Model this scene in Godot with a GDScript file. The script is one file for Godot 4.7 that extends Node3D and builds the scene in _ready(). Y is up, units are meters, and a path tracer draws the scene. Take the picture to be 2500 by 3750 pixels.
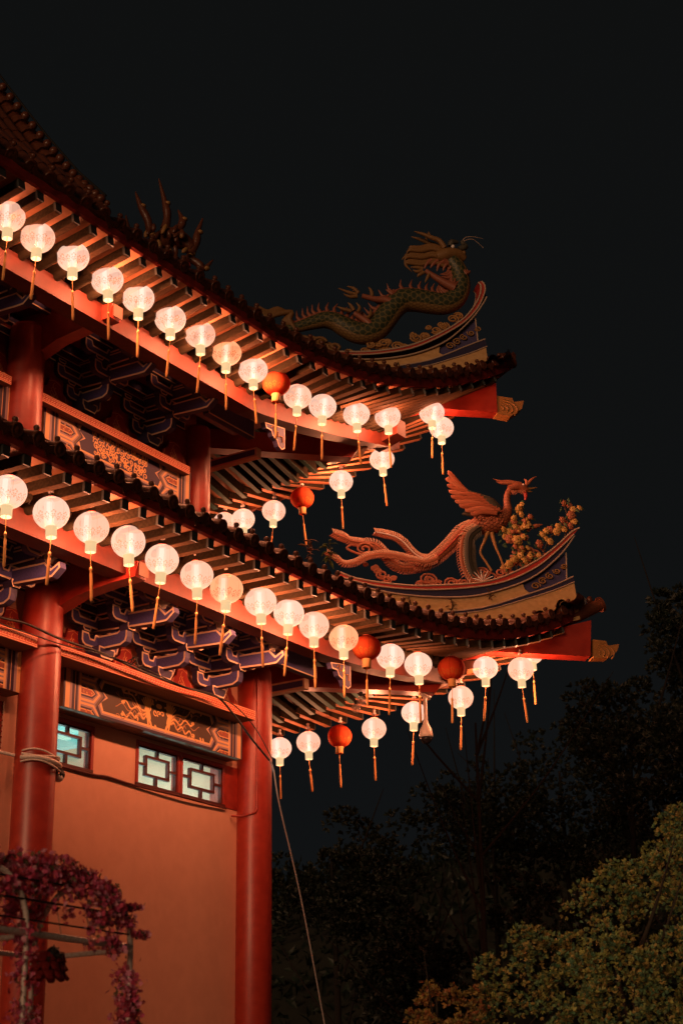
extends Node3D
# A two-storey red temple corner at night, lit by strings of paper lanterns.
# World: x runs along the front (to the right), y up, z out of the front; the lower corner column stands at x = 0, z = 0.

const HIP := 1.7            # the hips run in the upright plane x - z = HIP
const LANTERN_ENERGY := 2.9
const LANTERN_COLOR := Color(1.0, 0.585, 0.40)

var rng := RandomNumberGenerator.new()
var m := {}
var taken := {}
var temple: Node3D


# ---------------------------------------------------------------- mesh building
class Geo:
	var sts := {}
	var order := []

	func st(mat) -> SurfaceTool:
		if not sts.has(mat):
			var s := SurfaceTool.new()
			s.begin(Mesh.PRIMITIVE_TRIANGLES)
			s.set_material(mat)
			sts[mat] = s
			order.append(mat)
		return sts[mat]

	# a, b, c counter-clockwise seen from outside
	func tri(mat, a: Vector3, b: Vector3, c: Vector3, smooth := false, ua := Vector2.ZERO, ub := Vector2.ZERO, uc := Vector2.ZERO) -> void:
		var s := st(mat)
		s.set_smooth_group(0 if smooth else -1)
		s.set_uv(ua)
		s.add_vertex(a)
		s.set_uv(uc)
		s.add_vertex(c)
		s.set_uv(ub)
		s.add_vertex(b)

	func quad(mat, a: Vector3, b: Vector3, c: Vector3, d: Vector3, smooth := false, u0 := Vector2(0, 1), u1 := Vector2(1, 0)) -> void:
		tri(mat, a, b, c, smooth, Vector2(u0.x, u0.y), Vector2(u1.x, u0.y), Vector2(u1.x, u1.y))
		tri(mat, a, c, d, smooth, Vector2(u0.x, u0.y), Vector2(u1.x, u1.y), Vector2(u0.x, u1.y))

	func box(mat, c: Vector3, size: Vector3, basis := Basis()) -> void:
		var h := size * 0.5
		var p := []
		for i in 8:
			p.append(c + basis * Vector3(h.x if i & 1 else -h.x, h.y if i & 2 else -h.y, h.z if i & 4 else -h.z))
		quad(mat, p[4], p[5], p[7], p[6])
		quad(mat, p[1], p[0], p[2], p[3])
		quad(mat, p[5], p[1], p[3], p[7])
		quad(mat, p[0], p[4], p[6], p[2])
		quad(mat, p[6], p[7], p[3], p[2])
		quad(mat, p[0], p[1], p[5], p[4])

	func beam(mat, a: Vector3, b: Vector3, w: float, h: float, up := Vector3.UP) -> void:
		var d := (b - a).normalized()
		var x := up.cross(d).normalized()
		var y := d.cross(x)
		box(mat, (a + b) * 0.5, Vector3(w, h, a.distance_to(b)), Basis(x, y, d))

	# a beam with shade painted into its sides and a lit-coloured underside
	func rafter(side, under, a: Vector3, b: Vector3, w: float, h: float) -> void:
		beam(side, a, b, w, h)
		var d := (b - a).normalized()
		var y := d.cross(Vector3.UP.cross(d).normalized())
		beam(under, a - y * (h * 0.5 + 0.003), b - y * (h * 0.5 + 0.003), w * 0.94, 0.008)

	# a rectangular section carried along points, keeping its sides upright
	func sweep(mat, pts: Array, w: float, h: float) -> void:
		var ring := []
		for i in pts.size():
			var d: Vector3 = pts[mini(i + 1, pts.size() - 1)] - pts[maxi(i - 1, 0)]
			var x := Vector3.UP.cross(d).normalized() * w * 0.5
			var y := Vector3(0, h * 0.5, 0)
			var p: Vector3 = pts[i]
			ring.append([p - x - y, p + x - y, p + x + y, p - x + y])
		for i in pts.size() - 1:
			for k in 4:
				var a = ring[i][k]
				var b = ring[i][(k + 1) % 4]
				var c = ring[i + 1][(k + 1) % 4]
				var d = ring[i + 1][k]
				quad(mat, b, a, d, c)
		var e = ring[0]
		quad(mat, e[1], e[0], e[3], e[2])
		e = ring[-1]
		quad(mat, e[0], e[1], e[2], e[3])

	func tube(mat, pts: Array, radii, sides := 8, flat := 1.0, side_hint := Vector3.ZERO) -> void:
		var rows := []
		var x := side_hint
		var along := 0.0
		for i in pts.size():
			var d: Vector3 = (pts[mini(i + 1, pts.size() - 1)] - pts[maxi(i - 1, 0)]).normalized()
			if x == Vector3.ZERO:
				x = d.cross(Vector3.UP if absf(d.y) < 0.9 else Vector3.RIGHT)
			x = (x - d * x.dot(d)).normalized()
			var y := d.cross(x)
			var r: float = radii[i] if radii is Array else radii
			var row := []
			for k in sides:
				var a := TAU * k / sides
				row.append(pts[i] + (x * cos(a) * flat + y * sin(a)) * r)
			rows.append(row)
		for i in pts.size() - 1:
			var l: float = pts[i].distance_to(pts[i + 1])
			for k in sides:
				var n := (k + 1) % sides
				var u0 := float(k) / sides
				var u1 := float(k + 1) / sides
				tri(mat, rows[i][k], rows[i][n], rows[i + 1][n], true, Vector2(u0, along), Vector2(u1, along), Vector2(u1, along + l))
				tri(mat, rows[i][k], rows[i + 1][n], rows[i + 1][k], true, Vector2(u0, along), Vector2(u1, along + l), Vector2(u0, along + l))
			along += l
		for k in range(1, sides - 1):
			tri(mat, rows[0][0], rows[0][k + 1], rows[0][k])
			tri(mat, rows[-1][0], rows[-1][k], rows[-1][k + 1])

	# profile of (radius, height) from bottom to top, turned about y
	func lathe(mat, prof: Array, sides := 16, at := Transform3D(), wave := 0.0, lobes := 8) -> void:
		var rows := []
		for j in prof.size():
			var row := []
			for k in sides + 1:
				var a := TAU * k / sides
				var r: float = prof[j].x * (1.0 - wave * absf(cos(a * lobes * 0.5)))
				row.append(at * Vector3(r * sin(a), prof[j].y, r * cos(a)))
			rows.append(row)
		for j in prof.size() - 1:
			var v0 := 1.0 - float(j) / (prof.size() - 1)
			var v1 := 1.0 - float(j + 1) / (prof.size() - 1)
			for k in sides:
				var u0 := float(k) / sides
				var u1 := float(k + 1) / sides
				tri(mat, rows[j][k], rows[j][k + 1], rows[j + 1][k + 1], true, Vector2(u0, v0), Vector2(u1, v0), Vector2(u1, v1))
				tri(mat, rows[j][k], rows[j + 1][k + 1], rows[j + 1][k], true, Vector2(u0, v0), Vector2(u1, v1), Vector2(u0, v1))

	func ball(mat, c: Vector3, r: Vector3, n := 8, basis := Basis()) -> void:
		var prof := []
		for j in n + 1:
			var a := -PI / 2 + PI * j / n
			prof.append(Vector2(cos(a), sin(a)))
		lathe(mat, prof, n + 2, Transform3D(basis * Basis.from_scale(r), c))

	# an outline in the xy plane of «at», carried from z = 0 to z = depth
	func plate(face, edge, poly: PackedVector2Array, depth: float, at := Transform3D()) -> void:
		var p := poly.duplicate()
		if Geometry2D.is_polygon_clockwise(p):
			p.reverse()
		var t := Geometry2D.triangulate_polygon(p)
		var lo := Vector2(INF, INF)
		var hi := -lo
		for q in p:
			lo = lo.min(q)
			hi = hi.max(q)
		var uv := func(q: Vector2) -> Vector2: return Vector2((q.x - lo.x) / (hi.x - lo.x), 1.0 - (q.y - lo.y) / (hi.y - lo.y))
		for i in range(0, t.size(), 3):
			var a := p[t[i]]
			var b := p[t[i + 1]]
			var c := p[t[i + 2]]
			if (b - a).cross(c - a) < 0:
				var s := b
				b = c
				c = s
			tri(face, at * Vector3(a.x, a.y, depth), at * Vector3(b.x, b.y, depth), at * Vector3(c.x, c.y, depth), false, uv.call(a), uv.call(b), uv.call(c))
			tri(face, at * Vector3(a.x, a.y, 0), at * Vector3(c.x, c.y, 0), at * Vector3(b.x, b.y, 0), false, uv.call(a), uv.call(c), uv.call(b))
		if edge:
			for i in p.size():
				var a := p[i]
				var b := p[(i + 1) % p.size()]
				quad(edge, at * Vector3(a.x, a.y, 0), at * Vector3(b.x, b.y, 0), at * Vector3(b.x, b.y, depth), at * Vector3(a.x, a.y, depth))

	# a painted timber: gold border line, coloured field a few millimetres proud of it, on both faces
	func lined(field, gold, edge, poly: PackedVector2Array, depth: float, at: Transform3D, border := 0.026) -> void:
		plate(gold, edge, poly, depth, at)
		for inner in Geometry2D.offset_polygon(poly, -border, Geometry2D.JOIN_MITER):
			plate(field, null, inner, depth + 0.006, at * Transform3D(Basis(), Vector3(0, 0, -0.003)))

	func mesh() -> ArrayMesh:
		var out := ArrayMesh.new()
		for k in order:
			var s: SurfaceTool = sts[k]
			s.generate_normals()
			s.index()
			s.commit(out)
		return out


func numbered(called: String) -> String:
	var n: int = taken.get(called, 0)
	taken[called] = n + 1
	return called if n == 0 else "%s_%03d" % [called, n]


func part(called: String, mesh, parent: Node3D, at := Transform3D()) -> MeshInstance3D:
	var o := MeshInstance3D.new()
	o.name = called
	o.mesh = mesh.mesh() if mesh is Geo else mesh
	o.transform = at
	parent.add_child(o, true)
	return o


func thing(called: String, label: String, category: String, at := Vector3.ZERO, group := "") -> Node3D:
	var o := Node3D.new()
	o.name = numbered(called)
	add_child(o)
	o.position = at
	tag(o, label, category, group)
	return o


func solo(called: String, geo, label: String, category: String, group := "") -> MeshInstance3D:
	var o := MeshInstance3D.new()
	o.name = numbered(called)
	o.mesh = geo.mesh() if geo is Geo else geo
	add_child(o)
	tag(o, label, category, group)
	return o


func tag(o: Node, label: String, category: String, group := "") -> void:
	o.set_meta("label", label)
	o.set_meta("category", category)
	if group:
		o.set_meta("group", group)


# ---------------------------------------------------------------- materials
func lin(r: float, g: float, b: float, a := 1.0) -> Color:
	var c := Color(r, g, b).linear_to_srgb()
	c.a = a
	return c


func mat(r: float, g: float, b: float, rough := 0.7, spec := 0.5) -> StandardMaterial3D:
	var o := StandardMaterial3D.new()
	o.albedo_color = lin(r, g, b)
	o.roughness = rough
	o.metallic_specular = spec
	return o


# two colours mixed by noise, laid on in the object's own axes
func mottled(a: Color, b: Color, freq: float, scale: float, rough := 0.7, relief := 0.0, octaves := 4) -> StandardMaterial3D:
	var o := StandardMaterial3D.new()
	var noise := FastNoiseLite.new()
	noise.seed = 7 + m.size() * 13
	noise.frequency = freq
	noise.fractal_octaves = octaves
	var g := Gradient.new()
	g.set_color(0, a)
	g.set_color(1, b)
	g.set_offset(0, 0.25)
	g.set_offset(1, 0.75)
	var t := NoiseTexture2D.new()
	t.width = 256
	t.height = 256
	t.seamless = true
	t.noise = noise
	t.color_ramp = g
	o.albedo_texture = t
	o.uv1_triplanar = true
	o.uv1_world_triplanar = true
	o.uv1_scale = Vector3.ONE * scale
	o.roughness = rough
	if relief > 0.0:
		var h := NoiseTexture2D.new()
		h.width = 256
		h.height = 256
		h.seamless = true
		h.noise = noise
		o.heightmap_enabled = true
		o.heightmap_texture = h
		o.heightmap_scale = relief
	return o


func pictured(img: Image, rough := 0.7) -> StandardMaterial3D:
	var o := StandardMaterial3D.new()
	o.albedo_texture = ImageTexture.create_from_image(img)
	o.roughness = rough
	return o


func glow(r: float, g: float, b: float, k: float, rough := 0.8) -> StandardMaterial3D:
	var o := mat(r * 0.03, g * 0.03, b * 0.03, rough)
	o.emission_enabled = true
	o.emission = lin(r, g, b)
	o.emission_energy_multiplier = k
	return o


# ---------------------------------------------------------------- painting on images
func stroke(img: Image, pts: Array, w: float, c: Color) -> void:
	var size := Vector2i(img.get_width(), img.get_height())
	for i in pts.size() - 1:
		var a: Vector2 = pts[i]
		var b: Vector2 = pts[i + 1]
		var lo := (a.min(b) - Vector2.ONE * (w + 1)).floor()
		var hi := (a.max(b) + Vector2.ONE * (w + 1)).ceil()
		for y in range(maxi(0, int(lo.y)), mini(size.y, int(hi.y) + 1)):
			for x in range(maxi(0, int(lo.x)), mini(size.x, int(hi.x) + 1)):
				var p := Vector2(x + 0.5, y + 0.5)
				var d := p.distance_to(Geometry2D.get_closest_point_to_segment(p, a, b))
				var k := clampf(w * 0.5 + 0.5 - d, 0.0, 1.0)
				if k > 0.0:
					img.set_pixel(x, y, img.get_pixel(x, y).lerp(c, k))


func fill(img: Image, poly: PackedVector2Array, c: Color) -> void:
	var lo := Vector2(INF, INF)
	var hi := -lo
	for q in poly:
		lo = lo.min(q)
		hi = hi.max(q)
	for y in range(maxi(0, int(lo.y)), mini(img.get_height(), int(hi.y) + 1)):
		for x in range(maxi(0, int(lo.x)), mini(img.get_width(), int(hi.x) + 1)):
			if Geometry2D.is_point_in_polygon(Vector2(x + 0.5, y + 0.5), poly):
				img.set_pixel(x, y, c)


func blob(img: Image, c: Vector2, r: Vector2, turn: float, col: Color) -> void:
	var poly := PackedVector2Array()
	for k in 20:
		poly.append(c + (Vector2(cos(TAU * k / 20), sin(TAU * k / 20)) * r).rotated(turn))
	fill(img, poly, col)


func curl(c: Vector2, r: float, start: float, turns: float, n := 18) -> Array:
	var out := []
	for i in n + 1:
		var t := float(i) / n
		out.append(c + Vector2.from_angle(start + t * turns * TAU) * r * (1.0 - 0.85 * t))
	return out


func wavy(a: Vector2, b: Vector2, amp: float, waves: float, n := 20) -> Array:
	var out := []
	var side := (b - a).orthogonal().normalized()
	for i in n + 1:
		var t := float(i) / n
		out.append(a.lerp(b, t) + side * sin(t * waves * TAU) * amp)
	return out


func fret_image() -> Image:
	var img := Image.create(128, 64, false, Image.FORMAT_RGB8)
	img.fill(lin(0.42, 0.05, 0.025))
	var gold := lin(0.80, 0.42, 0.20)
	stroke(img, [Vector2(0, 5), Vector2(128, 5)], 4, gold)
	stroke(img, [Vector2(0, 59), Vector2(128, 59)], 4, gold)
	for k in 2:
		var o := k * 64.0
		stroke(img, [Vector2(o + 2, 16), Vector2(o + 26, 16), Vector2(o + 26, 32), Vector2(o + 8, 32), Vector2(o + 8, 48), Vector2(o + 32, 48)], 4, gold)
		stroke(img, [Vector2(o + 62, 48), Vector2(o + 38, 48), Vector2(o + 38, 32), Vector2(o + 54, 32), Vector2(o + 54, 16), Vector2(o + 34, 16)], 4, gold)
	return img


# the painted board between two columns; lengths in metres, 300 pixels each
func board_image(length: float, height: float, field: Color, birds: bool) -> Image:
	var s := 300.0
	var w := int(length * s)
	var h := int(height * s)
	var img := Image.create(w, h, false, Image.FORMAT_RGB8)
	var gold := lin(0.78, 0.46, 0.20)
	var grey := lin(0.34, 0.24, 0.26)
	var navy := lin(0.035, 0.018, 0.05)
	var brown := lin(0.16, 0.10, 0.06)
	img.fill(brown)
	for side in 2:
		var f := func(x: float, y: float) -> Vector2: return Vector2(x * s if side == 0 else w - x * s, y * s)
		for b in [[0.0, 0.03, navy], [0.03, 0.11, gold], [0.11, 0.15, grey], [0.15, 0.255, navy], [0.196, 0.207, gold], [0.255, 0.30, grey], [0.275, 0.31, gold]]:
			fill(img, PackedVector2Array([f.call(b[0], 0), f.call(b[1], 0), f.call(b[1], height), f.call(b[0], height)]), b[2])
		# hexagon column: three hexagons, the outer two cut by the edge
		for k in 3:
			var cy := height * 0.5 * k
			for band in [[0.0, grey], [0.022, gold], [0.052, grey], [0.075, navy], [0.098, gold], [0.112, lin(0.30, 0.08, 0.04)]]:
				var q: float = band[0]
				var hh: float = height * 0.25 - q + 0.012
				if hh > 0:
					fill(img, PackedVector2Array([f.call(0.31, cy - hh), f.call(0.56 - q * 0.6, cy - hh), f.call(0.68 - q * 1.15, cy), f.call(0.56 - q * 0.6, cy + hh), f.call(0.31, cy + hh)]), band[1])
			for i in 14:
				var c: Vector2 = f.call(0.36 + rng.randf() * 0.16, cy + rng.randf_range(-0.07, 0.07))
				stroke(img, [c, c + Vector2(rng.randf_range(-9, 9), rng.randf_range(-9, 9))], 3, lin(0.75, 0.36, 0.10) if i % 3 else lin(0.5, 0.06, 0.03))
	# the long cartouche
	for band in [[0.0, navy], [0.035, grey], [0.058, gold], [0.088, field]]:
		var q: float = band[0]
		var poly := PackedVector2Array()
		for p in [[0.60, 0.0], [0.735, 0.5], [0.60, 1.0]]:
			pass
		var yt := 0.0 + q
		var yb := height - q
		var l := [Vector2(0.66 + q * 0.75, yt), Vector2(0.585 + q * 1.1, yt + 0.10), Vector2(0.72 + q * 0.9, height * 0.5), Vector2(0.585 + q * 1.1, yb - 0.10), Vector2(0.66 + q * 0.75, yb)]
		for p in l:
			poly.append(p * s)
		for i in range(4, -1, -1):
			poly.append(Vector2(w - l[i].x * s, l[i].y * s))
		fill(img, poly, band[1])
	var mid := Vector2(w * 0.5, h * 0.5)
	var ink := lin(0.80, 0.44, 0.15)
	if birds:
		for side in [-1.0, 1.0]:
			var o := mid + Vector2(side * 0.20 * s, 0)
			var f2 := func(x: float, y: float) -> Vector2: return o + Vector2(side * x * s, y * s)
			for k in 6:
				var e := -1.9 + 0.22 * k
				var tipp: Vector3 = Vector3(0.02 + cos(e) * 0.17, sin(e) * 0.17, 0)
				stroke(img, [f2.call(0.02, 0.0), f2.call(tipp.x, tipp.y)], 11.0 - k, ink)
			blob(img, f2.call(0.02, 0.04), Vector2(15, 30), side * 0.45, ink)
			stroke(img, [f2.call(0.01, 0.02), f2.call(-0.035, -0.03), f2.call(-0.03, -0.075), f2.call(-0.055, -0.11), f2.call(-0.085, -0.105)], 8, ink)
			stroke(img, [f2.call(-0.05, -0.12), f2.call(-0.03, -0.15)], 4, ink)
			stroke(img, [f2.call(0.0, 0.09), f2.call(-0.04, 0.15), f2.call(-0.06, 0.20)], 12, ink)
			stroke(img, [f2.call(0.02, 0.10), f2.call(0.0, 0.20)], 9, ink)
			for k in 8:
				var far := f2.call(0.50 + 0.16 * sin(k * 2.1), -0.17 + k * 0.052) as Vector2
				var pts := wavy(f2.call(0.06, 0.01 + k * 0.012), far, 10.0, 1.2 + 0.25 * k)
				stroke(img, pts, 6.5 if k % 3 == 0 else 3.5, ink if k % 3 == 0 else lin(0.44, 0.20, 0.07))
				if k % 3 == 0:
					blob(img, far, Vector2(11, 7), k, ink)
			for k in 7:
				blob(img, f2.call(rng.randf_range(-0.18, 0.75), (0.15 if k % 2 else -0.15) + rng.randf_range(-0.04, 0.04)), Vector2(8, 5), rng.randf() * 3, ink)
			for k in 5:
				var c: Vector2 = f2.call(0.2 + k * 0.09, -0.12 + 0.02 * k)
				stroke(img, [c, c + Vector2(side * 14, -26)], 2.5, lin(0.40, 0.17, 0.06))
		blob(img, mid + Vector2(0, -30), Vector2(18, 10), 0, ink)
		for k in 3:
			stroke(img, curl(mid + Vector2(-22 + 22 * k, -2), 13, 1.0 + k, 0.9), 5, ink)
	else:
		for k in 15:
			var x := -0.52 + 1.04 * k / 14.0
			for j in 4:
				var c := mid + Vector2(x * s + rng.randf_range(-6, 6), (-0.13 + 0.085 * j) * s + rng.randf_range(-5, 5))
				stroke(img, curl(c, rng.randf_range(10, 17), rng.randf() * TAU, 1.1 if (k + j) % 2 else -1.1), 5, ink)
				if j % 2 == 0:
					stroke(img, [c, c + Vector2(rng.randf_range(-24, 24), rng.randf_range(14, 26))], 6, ink)
	return img


func motif_image() -> Image:
	var img := Image.create(128, 128, false, Image.FORMAT_RGB8)
	img.fill(lin(0.34, 0.02, 0.012))
	var gold := lin(0.62, 0.25, 0.09)
	for k in 5:
		stroke(img, wavy(Vector2(64 + (k - 2) * 9, 104), Vector2(64 + (k - 2) * 4, 14 + absf(k - 2) * 20), 6, 1.5), 2.5, gold)
	for k in 3:
		stroke(img, curl(Vector2(40 + 24 * k, 92 - (18 if k == 1 else 0)), 12, k * 2.0, 1.6, 26), 2.5, gold)
	stroke(img, [Vector2(4, 122), Vector2(22, 70), Vector2(30, 20), Vector2(64, 4), Vector2(98, 20), Vector2(106, 70), Vector2(124, 122)], 3, gold)
	return img


# the cloth of a lantern, from its top (v = 0) to its bottom
func lantern_image(cloth: Color, seam: Color, print_color: Color, band: Color) -> Image:
	var w := 512
	var h := 192
	var img := Image.create(w, h, false, Image.FORMAT_RGB8)
	img.fill(cloth)
	for y in range(h - 34, h):
		for x in w:
			img.set_pixel(x, y, cloth.lerp(band, clampf((y - h + 34) / 34.0, 0, 1)))
	for k in 8:
		stroke(img, [Vector2(k * 64 + 2, 0), Vector2(k * 64 + 2, h)], 1.6, seam)
	for k in 16:
		var c := Vector2(k * 32 + 16, h - 62 + (7 if k % 2 else -3))
		for j in 5:
			var a := c + Vector2.from_angle(TAU * j / 5 - PI / 2) * Vector2(10, 11)
			stroke(img, curl(a, 4.5, TAU * j / 5, 1.0, 8), 2.0, print_color)
		stroke(img, [c + Vector2(-15, 13), c + Vector2(-6, 17), c + Vector2(5, 15), c + Vector2(16, 18)], 2.2, print_color)
		stroke(img, curl(c + Vector2(0, 22), 6, k, 1.2, 8), 2.0, print_color)
	return img


func scale_image(a: Color, b: Color) -> Image:
	var img := Image.create(128, 128, false, Image.FORMAT_RGB8)
	img.fill(a)
	for j in 9:
		for i in 9:
			var c := Vector2(i * 16 + (8 if j % 2 else 0), j * 16)
			var arc := []
			for k in 9:
				arc.append(c + Vector2.from_angle(PI * k / 8) * Vector2(8, 12))
			stroke(img, arc, 3, b)
	return img


# ---------------------------------------------------------------- the scene
func _ready() -> void:
	rng.seed = 20240210
	# camera: the photograph's lens, looking up at the corner
	var az := 0.577348
	var pitch := 0.368317
	var roll := -0.014033
	var fw := Vector3(cos(az) * cos(pitch), sin(pitch), -sin(az) * cos(pitch))
	var rt := fw.cross(Vector3.UP).normalized()
	var up := rt.cross(fw)
	var right := rt * cos(roll) + up * sin(roll)
	var cam := Camera3D.new()
	cam.name = "camera"
	cam.transform = Transform3D(Basis(right, -rt * sin(roll) + up * cos(roll), -fw), Vector3(-18.452, 1.6, 13.517))
	var lens := CameraAttributesPhysical.new()
	lens.frustum_focal_length = 39.17
	lens.frustum_focus_distance = 21.5
	lens.frustum_near = 0.1
	lens.frustum_far = 400.0
	lens.exposure_aperture = 2.2
	cam.attributes = lens
	cam.fov = 34.0777
	cam.near = 0.1
	cam.far = 400.0
	add_child(cam)
	# night sky
	var sky_mat := ProceduralSkyMaterial.new()
	sky_mat.sky_top_color = Color8(15, 16, 16)
	sky_mat.sky_horizon_color = Color8(17, 19, 21)
	sky_mat.ground_horizon_color = Color8(17, 19, 21)
	sky_mat.ground_bottom_color = Color8(10, 10, 11)
	sky_mat.sky_curve = 0.2
	var sky := Sky.new()
	sky.sky_material = sky_mat
	var env := Environment.new()
	env.background_mode = Environment.BG_SKY
	env.sky = sky
	env.tonemap_mode = Environment.TONE_MAPPER_LINEAR
	env.tonemap_exposure = 1.0
	env.sdfgi_enabled = true
	env.ssao_enabled = true
	env.ssil_enabled = true
	var we := WorldEnvironment.new()
	we.name = "environment"
	we.environment = env
	add_child(we)
	# warm fill added from the left, standing in for unseen courtyard lanterns
	var fill_light := DirectionalLight3D.new()
	fill_light.name = "added_fill_light"
	fill_light.light_energy = 0.36
	fill_light.light_color = Color(1.0, 0.76, 0.58)
	fill_light.light_angular_distance = 24.0
	fill_light.shadow_enabled = true
	fill_light.look_at_from_position(Vector3.ZERO, Vector3(0.96, -0.06, -0.17))
	add_child(fill_light)

	make_materials()
	temple = thing("temple", "two storey red temple corner with upturned tiled roofs and painted beams", "temple")
	build_ground()
	build_lower_wall()
	build_upper_wall()
	var low := {"name": "lower", "ez": 2.3, "y0": 8.20, "xs": -1.6, "flare": 0.55, "rise": 1.1, "pow": 3.0, "xmin": -8.6, "pz": 1.445, "pb": 7.92, "pr": 0.37, "px": -0.6, "pp": 1.5, "xf": 0.6, "smin": -3.3, "a": 0.30, "b": 0.08, "zt": -0.66, "oy": 0.0, "oz": 0.0, "lift": 0.0}
	var high := {"name": "upper", "ez": 1.66, "y0": 11.84, "xs": -2.2, "flare": 0.55, "rise": 1.7, "pow": 2.2, "xmin": -8.3, "pz": 0.81, "pb": 11.41, "pr": 0.75, "px": -1.2, "pp": 1.2, "xf": 0.0, "smin": -4.3, "a": 0.46, "b": 0.10, "zt": -2.0, "oy": 3.58, "oz": -0.637, "lift": 0.22}
	for t in [low, high]:
		t.xc = HIP + t.ez + t.flare
		t.cross = t.pz + HIP
		build_eave(t)
	build_main_roof()
	build_brackets()
	build_corner_beams()
	build_ridges()
	build_lanterns()
	build_dragon()
	build_phoenix()
	build_small_things()
	build_pergola()
	build_greenery()


func make_materials() -> void:
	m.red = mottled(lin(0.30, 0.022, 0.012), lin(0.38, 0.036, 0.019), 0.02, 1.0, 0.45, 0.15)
	m.red.clearcoat_enabled = true
	m.red.clearcoat = 0.35
	m.red.clearcoat_roughness = 0.3
	m.beam_red = mottled(lin(0.080, 0.0105, 0.0036), lin(0.108, 0.0150, 0.005), 0.02, 1.0, 0.6)  # red darkened in the paint to offset the lanterns hung close by
	m.dark_red = mottled(lin(0.22, 0.014, 0.009), lin(0.30, 0.022, 0.014), 0.03, 1.0, 0.65)
	m.maroon = mat(0.085, 0.014, 0.011, 0.6)
	m.plaster = mottled(lin(0.735, 0.40, 0.275), lin(0.77, 0.43, 0.298), 0.012, 0.8, 0.92, 0.0, 5)
	m.soffit = mottled(lin(0.27, 0.105, 0.045), lin(0.33, 0.13, 0.056), 0.02, 1.2, 0.7)
	m.rafter = mottled(lin(0.020, 0.015, 0.009), lin(0.034, 0.025, 0.015), 0.05, 1.5, 0.85)  # darkened to stand for the shade on rafter side faces
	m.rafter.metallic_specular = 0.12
	m.rafter_lit_under = mottled(lin(0.050, 0.026, 0.013), lin(0.075, 0.040, 0.020), 0.05, 1.5, 0.85)  # lighter copy: lantern light painted onto the rafter undersides
	m.rafter_lit_under.metallic_specular = 0.12
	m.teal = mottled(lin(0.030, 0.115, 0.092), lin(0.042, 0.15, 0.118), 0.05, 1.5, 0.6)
	m.slate = mottled(lin(0.020, 0.026, 0.026), lin(0.07, 0.08, 0.076), 0.16, 6.0, 0.6)
	m.glaze = mottled(lin(0.060, 0.017, 0.008), lin(0.11, 0.032, 0.015), 0.05, 2.5, 0.32, 0.3)
	m.glaze2 = mottled(lin(0.075, 0.022, 0.010), lin(0.13, 0.042, 0.018), 0.05, 3.0, 0.36, 0.3)
	m.gold = mat(0.90, 0.68, 0.48, 0.7)
	m.gilt = mottled(lin(0.22, 0.09, 0.022), lin(0.48, 0.23, 0.07), 0.08, 4.0, 0.45, 0.4)
	m.blue = mottled(lin(0.085, 0.080, 0.26), lin(0.11, 0.105, 0.33), 0.05, 2.0, 0.55)
	m.navy = mat(0.055, 0.048, 0.13, 0.6)
	m.cream = mottled(lin(0.48, 0.28, 0.11), lin(0.60, 0.37, 0.16), 0.03, 1.2, 0.8, 0.2)
	m.ridge_red = mat(0.42, 0.035, 0.022, 0.6)
	m.ridge_blue = mat(0.020, 0.018, 0.055, 0.6)
	m.white_line = mat(0.46, 0.33, 0.24, 0.6)
	m.brown = mat(0.20, 0.125, 0.08, 0.8)
	m.black = mat(0.012, 0.011, 0.010, 0.5)
	m.steel = mat(0.55, 0.56, 0.56, 0.35)
	m.steel.metallic = 0.7
	m.pipe = mottled(lin(0.50, 0.42, 0.36), lin(0.66, 0.62, 0.58), 0.03, 5.0, 0.35)
	m.porcelain = mat(0.80, 0.74, 0.66, 0.3)
	var fret := pictured(fret_image(), 0.6)
	fret.uv1_scale = Vector3(17, 1, 1)
	m.fret = fret
	m.board_birds = pictured(board_image(3.58, 0.53, lin(0.075, 0.042, 0.022), true), 0.6)
	m.board_scrolls = pictured(board_image(3.05, 0.53, lin(0.035, 0.022, 0.07), false), 0.6)
	m.motif = pictured(motif_image(), 0.7)
	# lantern cloth
	var lit := pictured(lantern_image(Color(1.0, 0.785, 0.68), Color(0.95, 0.64, 0.50), Color(0.88, 0.52, 0.34), Color(1.0, 0.86, 0.70)), 0.9)
	lit.albedo_color = Color(0.10, 0.10, 0.10, 0.78)
	lit.transparency = BaseMaterial3D.TRANSPARENCY_ALPHA
	lit.emission_enabled = true
	lit.emission = Color.WHITE
	lit.emission_operator = BaseMaterial3D.EMISSION_OP_MULTIPLY
	lit.emission_texture = lit.albedo_texture
	lit.emission_energy_multiplier = 1.06
	m.lantern_lit = lit
	for q in [["lantern_lit_b", Color(1.0, 0.81, 0.715), 1.02], ["lantern_lit_c", Color(1.0, 0.755, 0.64), 1.04]]:
		var v: StandardMaterial3D = lit.duplicate()
		v.albedo_texture = pictured(lantern_image(q[1], Color(0.95, 0.64, 0.50), Color(0.87, 0.50, 0.33), Color(1.0, 0.85, 0.68))).albedo_texture
		v.emission_texture = v.albedo_texture
		v.emission_energy_multiplier = q[2]
		m[q[0]] = v
	var warm: StandardMaterial3D = lit.duplicate()
	warm.albedo_texture = pictured(lantern_image(Color(1.0, 0.66, 0.47), Color(0.88, 0.40, 0.24), Color(0.72, 0.28, 0.14), Color(1.0, 0.76, 0.55))).albedo_texture
	warm.emission_texture = warm.albedo_texture
	m.lantern_warm = warm
	var unlit := pictured(lantern_image(Color(0.80, 0.34, 0.20), Color(0.50, 0.13, 0.07), Color(0.74, 0.56, 0.26), Color(0.66, 0.24, 0.13)), 0.85)
	unlit.metallic_specular = 0.2
	unlit.backlight_enabled = true
	unlit.backlight = Color(0.9, 0.9, 0.9)
	m.lantern_unlit = unlit
	m.tube = glow(1.0, 0.93, 0.80, 2.6)
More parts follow.
